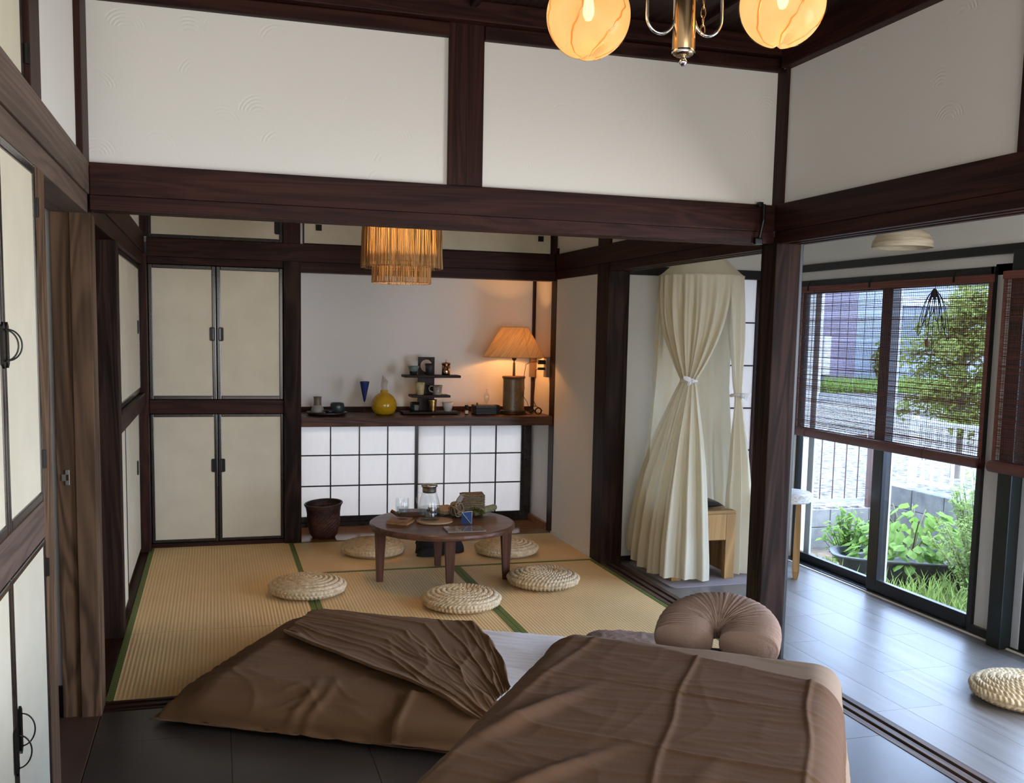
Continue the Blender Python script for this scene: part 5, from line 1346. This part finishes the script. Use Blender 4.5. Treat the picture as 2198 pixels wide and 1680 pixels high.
G().lathe([(0, 0), (.008, .002), (.011, .012), (.009, .022), (.012, .024), (.011, .032), (.004, .040), (0, .04)], (3.384, 4.13, 1.362), 14).out('acorn_pull', simple('acorn_wood', (.16, .08, .04), .5), cb, smooth=True)
blind(2.56, 3.652, .835, 1.708, 3.385, 'second red-brown bamboo blind cut by the right picture edge')
g = G().tube([(3.385, 3.68, .838), (3.385, 3.50, .838)], .0265, 14)
# ------------------------------------------------------------------ garden and houses outside
n_ = NT('gravel_ground'); v_ = n_.coord(); vo = n_.add('TexVoronoi'); n_.link(v_, vo.inputs['Vector']); vo.inputs['Scale'].default_value = 16
n_.base(n_.ramp(n_.noise(v_, 18, 4), [(.34, (.035, .033, .03)), (.46, (.12, .115, .108)), (.62, (.22, .212, .20))]), .9, 0, .1); n_.bump(vo.outputs['Distance'], .8, .03); GRAV = n_.m
SOIL = simple('garden_soil', (.16, .12, .085), .95, 0, .4, 14, bump=.6, bscale=50)
CONC = simple('grey_concrete_block', (.30, .285, .26), .9, 0, .22, 9, bump=.4, bscale=60)
CONCD = simple('dark_concrete', (.15, .145, .135), .9, 0, .3, 9, bump=.4, bscale=60)
box('ground_garden', (3.6, 40, -6, 7.45, -.60, -.45), SOIL, None, 'brown soil of the small garden below the window', 'ground', None, 'structure')
box('ground_lot', (-30, 60, 7.60, 60, -.60, -.13), GRAV, None, 'pale gravel lot beyond the block wall', 'ground', None, 'structure')
box('ground_side', (5.96, 60, -6, 7.6, -.60, -.05), GRAV, None, 'gravel ground beyond the right wall', 'ground', None, 'structure')
eav = box('roof', (3.55, 4.35, -2.5, 6.4, 2.22, 2.30), DARKW, None, 'eave above the garden window', 'roof', None, 'structure')
box('roof', (-2, 3.0, 7.16, 7.55, 2.25, 2.33), DARKW, None, 'added unseen eave that cuts sky light behind the alcove', 'roof', None, 'structure')  # added out of view to dim the sky on the alcove shoji
box('wall_sky_block', (-3, 3.0, 9.0, 9.1, -.13, 2.1), simple('sky_block_paint', (.60, .58, .54), .9), None, 'added unseen wall that cuts sky light behind the alcove', 'wall', None, 'structure')  # added out of view, shields the alcove shoji from part of the sky
# block walls
bw = root('wall_garden', (5.4, 7.5, -.45), 'low concrete block wall at the back of the garden', 'block wall', None, 'structure')
for r in range(2):
    for i in range(9):
        x0 = 2.6 + i * .40 - (.2 if r else 0)
        if r == 0: box('block', (x0 + .004, x0 + .396, 7.45, 7.60, -.45, -.266), CONC, bw, bev=.006)
        else:
            g = G().box(x0 + .004, x0 + .396, 7.45, 7.47, -.26, -.105, bev=.004).box(x0 + .004, x0 + .396, 7.58, 7.60, -.26, -.105, bev=.004).box(x0 + .004, x0 + .396, 7.46, 7.59, -.26, -.235)
            for q in (0, .12, .25, .372): g.box(x0 + .004 + q, x0 + .024 + q, 7.46, 7.59, -.25, -.108)
            g.out('block', CONC, bw)
bw2 = root('wall_side', (5.87, 5.5, -.45), 'taller dark block wall along the right of the garden', 'block wall', None, 'structure')
for r in range(3):
    for i in range(11):
        y0 = 7.55 - .40 * (i + 1) + (.2 if r % 2 else 0)
        box('block', (5.80, 5.95, y0 + .004, min(y0 + .396, 7.6), -.45 + r * .184, -.45 + r * .184 + .18), CONCD, bw2, bev=.006)
# loose blocks on the soil
for x, y, a, lab in ((4.98, 6.62, .25, 'loose hollow concrete block on the soil by the planter'), (5.25, 7.0, -.1, 'second loose concrete block near the low wall')):
    M = Matrix.Translation((x, y, 0)) @ Matrix.Rotation(a, 4, 'Z')
    g = G().box(-.20, .20, -.09, -.06, -.45, -.27, M, .004).box(-.20, .20, .06, .09, -.45, -.27, M, .004)
    for q in (-.20, -.02, .16): g.box(q, q + .04, -.06, .06, -.45, -.27, M)
    g.out('concrete_block', CONC, None, lab, 'concrete block')
# brown bar fence on the low wall
BRF = simple('brown_fence_paint', (.10, .045, .035), .5)
fn = root('bar_fence', (5, 7.55, -.1), 'thin brown bar fence on the low garden wall', 'fence')
box('bottom_rail', (3.0, 5.60, 7.54, 7.56, -.055, -.030), ALU, fn); box('top_rail', (3.0, 5.60, 7.54, 7.56, .52, .545), BRF, fn)
for i in range(20): G().tube([(3.1 + i * .128, 7.55, -.03), (3.1 + i * .128, 7.55, .53)], .006, 6).out('bar', BRF, fn)
box('post', (5.60, 5.655, 7.47, 7.525, -.105, .55), BRF, fn, 'stout brown end post', bev=.004)
# white aluminium fence on the side wall
wf = root('white_fence', (5.87, 6.2, .10), 'white aluminium fence on the dark block wall', 'fence')
WALU = simple('white_fence_paint', (.66, .69, .73), .4)
for z in (.22, .74): box('rail', (5.855, 5.885, 3.4, 7.25, z - .06, z - .025), WALU, wf)
for y in (7.22, 6.30, 5.38, 4.46): box('post', (5.845, 5.895, y, y + .06, .10, .74), WALU, wf)
for i in range(31): box('bar', (5.862, 5.878, 3.45 + i * .122, 3.475 + i * .122, .18, .69), WALU, wf)
# far house with dark siding
hs = root('neighbour_house', (20, 30, -.13), 'far neighbour house with purple-grey siding', 'house')
SID = simple('purple_grey_siding', (.20, .165, .215), .7, 0, .1, 2); SID2 = simple('blue_grey_siding', (.27, .30, .37), .7, 0, .08, 2)
for i in range(11):
    x0 = 17.2 + i * .30; box('siding_panel', (x0 + .012, x0 + .288, 26.4, 26.5, -.1, 7.2), SID if i < 6 else SID2, hs)
for i in range(20):
    x0 = 20.5 + i * .50; box('siding_panel', (x0 + .012, x0 + .488, 30.0, 30.1, -.1, 2.6), SID2, hs)
box('wall', (20.5, 32, 30.15, 30.4, -.1, 4.2), SID2, hs); box('fascia', (20.5, 32, 29.8, 30.0, 2.62, 2.95), WALU, hs); box('corner_board', (20.5, 20.6, 26.4, 30.0, -.1, 7.2), SID, hs)
g = G().box(16.8, 21.0, 25.8, 36, 7.2, 7.5); g.out('roof', DARKW, hs)
box('meter_box', (17.75, 18.0, 26.2, 26.39, .3, 1.5), simple('white_meter', (.6, .6, .6), .5), hs, bev=.03); box('window', (22.8, 24.2, 29.95, 29.99, .9, 2.1), simple('house_pane', (.12, .15, .18), .1), hs); box('down_pipe', (20.36, 20.46, 26.28, 26.38, -.1, 7.2), WALU, hs)
h2 = root('pale_house', (14, 27, -.13), 'pale house corner at the left of the garden view', 'house')
box('wall', (12.5, 16.3, 24.4, 30, -.13, 6), simple('pale_house_wall', (.50, .52, .56), .7), h2); box('corner_board', (16.25, 16.4, 24.3, 24.5, -.13, 6), WALU, h2); box('roof', (12, 16.8, 23.8, 31, 6, 6.3), DARKW, h2)
# plants -------------------------------------------------------------
def leafmat(name, c, t=.5): return translucent(name, c, t, .55, 0, 0, .35, 8)
LEAF1 = leafmat('bright_green_leaf', (.20, .34, .07)); LEAF2 = leafmat('fresh_shrub_leaf', (.27, .37, .11)); LEAF3 = leafmat('yellow_conifer', (.19, .22, .045)); GRASSM = leafmat('grass_blade', (.25, .35, .09))
STEM = simple('green_brown_stem', (.14, .13, .06), .8)
def leafshape(L, W, fold=.15):
    return [Vector((0, 0, 0)), Vector((L * .3, W * .45, -fold * W)), Vector((L * .65, W * .38, -fold * W)), Vector((L, 0, -L * .12)), Vector((L * .65, -W * .38, -fold * W)), Vector((L * .3, -W * .45, -fold * W)), Vector((L * .5, 0, .0))], [(0, 6, 1), (1, 6, 2), (2, 6, 3), (3, 6, 4), (4, 6, 5), (5, 6, 0)]
def rmat(rng, tilt=1.0):
    return Matrix.Rotation(rng.uniform(0, 6.283), 4, 'Z') @ Matrix.Rotation(rng.uniform(-.2, tilt), 4, 'Y') @ Matrix.Rotation(rng.uniform(-.5, .5), 4, 'X')
hy = root('leafy_plant', (5.22, 6.40, -.3), 'broad-leaved bright green plant in the dark planter', 'plant')
rng = random.Random(31); lv, lf = leafshape(.115, .085)
lme = bpy.data.meshes.new('leaf'); lme.from_pydata([tuple(v) for v in lv], [], lf); lme.materials.append(LEAF1)
for k in range(9):
    a = rng.uniform(0, 6.3); G().tube([(5.22, 6.40, -.33), (5.22 + .15 * math.cos(a), 6.40 + .15 * math.sin(a), -.1), (5.22 + .30 * math.cos(a), 6.40 + .30 * math.sin(a), .04 + .05 * rng.random())], .006, 5).out('stem', STEM, hy)
for k in range(210):
    a = rng.uniform(0, 6.3); r = .42 * rng.random() ** .5; z = -.30 + .42 * (1 - (r / .45) ** 2) * rng.uniform(.35, 1.05) + .02
    o = bpy.data.objects.new('leaf', lme); COL.objects.link(o); o.parent = hy; o.matrix_parent_inverse = Matrix.Translation(-WT[hy])
    o.matrix_basis = Matrix.Translation((5.22 + r * math.cos(a) * 1.15, 6.40 + r * math.sin(a), z)) @ Matrix.Rotation(a + rng.uniform(-.7, .7), 4, 'Z') @ Matrix.Rotation(rng.uniform(.0, .8), 4, 'Y') @ Matrix.Rotation(rng.uniform(-.4, .4), 4, 'X') @ Matrix.Scale(rng.uniform(.7, 1.2), 4)
def bush(name, cx, cy, z0, R_, H_, nb, nl, L, mat_, label, cat, seed, spread=.6, kind_=None, droop=.0):
    r = root(name, (cx, cy, z0), label, cat); rng = random.Random(seed); st_ = G(); g = G(); lv, lf = leafshape(L, L * .52)
    for k in range(nb):
        a = rng.uniform(0, 6.283); rr = R_ * rng.random() ** .6; h = H_ * (1 - .55 * (rr / R_) ** 1.6) * rng.uniform(.75, 1.05)
        tip = Vector((cx + rr * math.cos(a), cy + rr * math.sin(a), z0 + h)); b0 = Vector((cx + .15 * rr * math.cos(a), cy + .15 * rr * math.sin(a), z0)); mid = b0.lerp(tip, .55) + Vector((0, 0, .12 * h))
        pts = [b0.lerp(mid, t).lerp(mid.lerp(tip, t), t) + Vector((0, 0, -droop * t * t)) for t in np.linspace(0, 1, 7)]
        st_.tube(pts, [.006 * (1 - .8 * t) for t in np.linspace(0, 1, 7)], 4, cap=False)
        for q in range(nl):
            t = rng.uniform(.18, 1.02); i = min(5, int(t * 6)); p = pts[i].lerp(pts[i + 1], t * 6 - i)
            M = Matrix.Translation(p + Vector((rng.uniform(-1, 1), rng.uniform(-1, 1), rng.uniform(-1, 1))) * .035 * spread) @ rmat(rng) @ Matrix.Scale(rng.uniform(.6, 1.25), 4)
            g.addm([M @ v for v in lv], lf)
    g.out('foliage', mat_, r, kind='stuff'); st_.out('stems', STEM, r, kind='stuff')
    return r
bush('garden_shrub', 5.23, 5.66, -.45, .46, 1.0, 95, 62, .034, LEAF2, 'fine-leaved light green shrub right outside the window', 'shrub', 41)
bush('garden_shrub', 4.95, 5.05, -.45, .34, .55, 50, 45, .032, LEAF2, 'low light green shrub at the window corner', 'shrub', 43)
bush('vine_shrub', 4.86, 6.70, -.42, .22, .50, 26, 16, .07, LEAF1, 'small leafy plant left of the meeting stile', 'shrub', 44)
# planter trough
g = G(); tp = []
for k in range(28):
    a = 2 * PI * k / 28; tp.append((5.32 + .62 * math.cos(a) * (1 / (abs(math.cos(a)) ** 4 + abs(math.sin(a)) ** 4) ** .25) , 6.18 + .26 * math.sin(a) * (1 / (abs(math.cos(a)) ** 4 + abs(math.sin(a)) ** 4) ** .25)))
M = Matrix.Translation((5.14, 6.22, 0)) @ Matrix.Rotation(-.5, 4, 'Z') @ Matrix.Translation((-5.32, -6.18, 0))
rows = [[M @ Vector((5.32 + (x - 5.32) * k, 6.18 + (y - 6.18) * k, z)) for x, y in tp + tp[:1]] for k, z in ((.0, -.44), (.86, -.44), (.95, -.27), (1.04, -.26), (1.04, -.245), (.96, -.245), (.90, -.30), (0, -.31))]
G().grid(rows).out('planter_trough', simple('dark_grey_planter', (.055, .06, .068), .5, 0, .15), None, 'long dark grey planter trough under the leafy plant', 'planter', smooth=True)
# edging board
M = Matrix.Translation((4.75, 6.25, 0)) @ Matrix.Rotation(-.45, 4, 'Z'); G().box(-.6, .55, -.012, .012, -.45, -.36, M, .003).out('edging_board', simple('pale_board_edge', (.36, .27, .18), .8, 0, .2, 8, (1, 12, 12)), None, 'pale wooden edging board in the soil', 'board')
# grass
rng = random.Random(51); g = G()
for k in range(5200):
    x = rng.uniform(4.0, 5.72); y = rng.uniform(4.3, 6.9)
    if nz(x * 1.7, y * 1.7, 3) < -.12: continue
    h = rng.uniform(.06, .22) * (1.1 if y < 6.2 else .6); a = rng.uniform(0, 6.283); w_ = rng.uniform(.003, .006); d = Vector((math.cos(a), math.sin(a), 0)); n2 = Vector((-d.y, d.x, 0)) * w_; p = Vector((x, y, -.45)); l_ = rng.uniform(.2, .8) * h
    g.addm([p - n2, p + n2, p + d * l_ * .45 + n2 * .8 + Vector((0, 0, h * .62)), p + d * l_ * .45 - n2 * .8 + Vector((0, 0, h * .62)), p + d * l_ + Vector((0, 0, h * .9))], [(0, 1, 2, 3), (3, 2, 4)])
g.out('garden_grass', GRASSM, None, 'long green grass below the window', 'grass', None, 'stuff')
g = G()
for k in range(3500):
    x = rng.uniform(16.8, 25); y = rng.uniform(24.3, 26.2); h = rng.uniform(.15, .5); a = rng.uniform(0, 6.28); d = Vector((math.cos(a), math.sin(a), 0)); n2 = Vector((-d.y, d.x, 0)) * .03; p = Vector((x, y, -.13))
    g.addm([p - n2, p + n2, p + d * .15 + Vector((0, 0, h))], [(0, 1, 2)])
g.out('far_grass', GRASSM, None, 'strip of green weeds in front of the far house', 'grass', None, 'stuff')
bush('tall_weed', 19.25, 25.3, -.13, .28, 2.0, 26, 50, .16, LEAF3, 'tall yellow-green weed before the purple-grey house', 'plant', 61, 2)
bush('tall_weed', 19.75, 25.6, -.13, .25, 2.6, 24, 50, .16, LEAF3, 'taller thin weed right of the other weed before the house', 'plant', 62, 2)
# conifer behind the blind
cn_ = root('conifer_tree', (7.5, 8.6, -.05), 'yellow-green conifer tree at the right of the garden view', 'tree'); rng = random.Random(71)
G().tube([(7.5, 8.6, -.05), (7.55, 8.62, .9), (7.5, 8.6, 1.9)], [.05, .04, .01], 8).out('trunk', simple('grey_bark', (.14, .11, .085), .9, bump=.5), cn_)
g = G(); st_ = G()
for k in range(90):
    z = rng.uniform(.35, 1.8); a = rng.uniform(0, 6.283); L = (.80 - .38 * abs(z - .9)) * rng.uniform(.55, 1.05); b0 = Vector((7.5, 8.6, z)); tip = b0 + Vector((L * math.cos(a), L * math.sin(a), rng.uniform(-.25, .25)))
    pts = [b0.lerp(tip, t) + Vector((0, 0, .12 * math.sin(PI * t))) for t in np.linspace(0, 1, 6)]; st_.tube(pts, [.018, .015, .012, .009, .006, .003], 4, cap=False)
    for q in range(95):
        t = rng.uniform(.18, 1.0); i = min(4, int(t * 5)); p = pts[i].lerp(pts[i + 1], t * 5 - i) + Vector((rng.gauss(0, .05), rng.gauss(0, .05), rng.gauss(0, .045)))
        d = Vector((rng.uniform(-1, 1), rng.uniform(-1, 1), rng.uniform(-.3, .8))).normalized() * rng.uniform(.035, .075); n2 = d.orthogonal().normalized() * .012
        g.addm([p - n2, p + d * .5 + n2 * 1.4, p + d, p + d * .5 - n2 * 1.4], [(0, 1, 2, 3)])
g.out('foliage', LEAF3, cn_, kind='stuff'); st_.out('branches', STEM, cn_, kind='stuff')
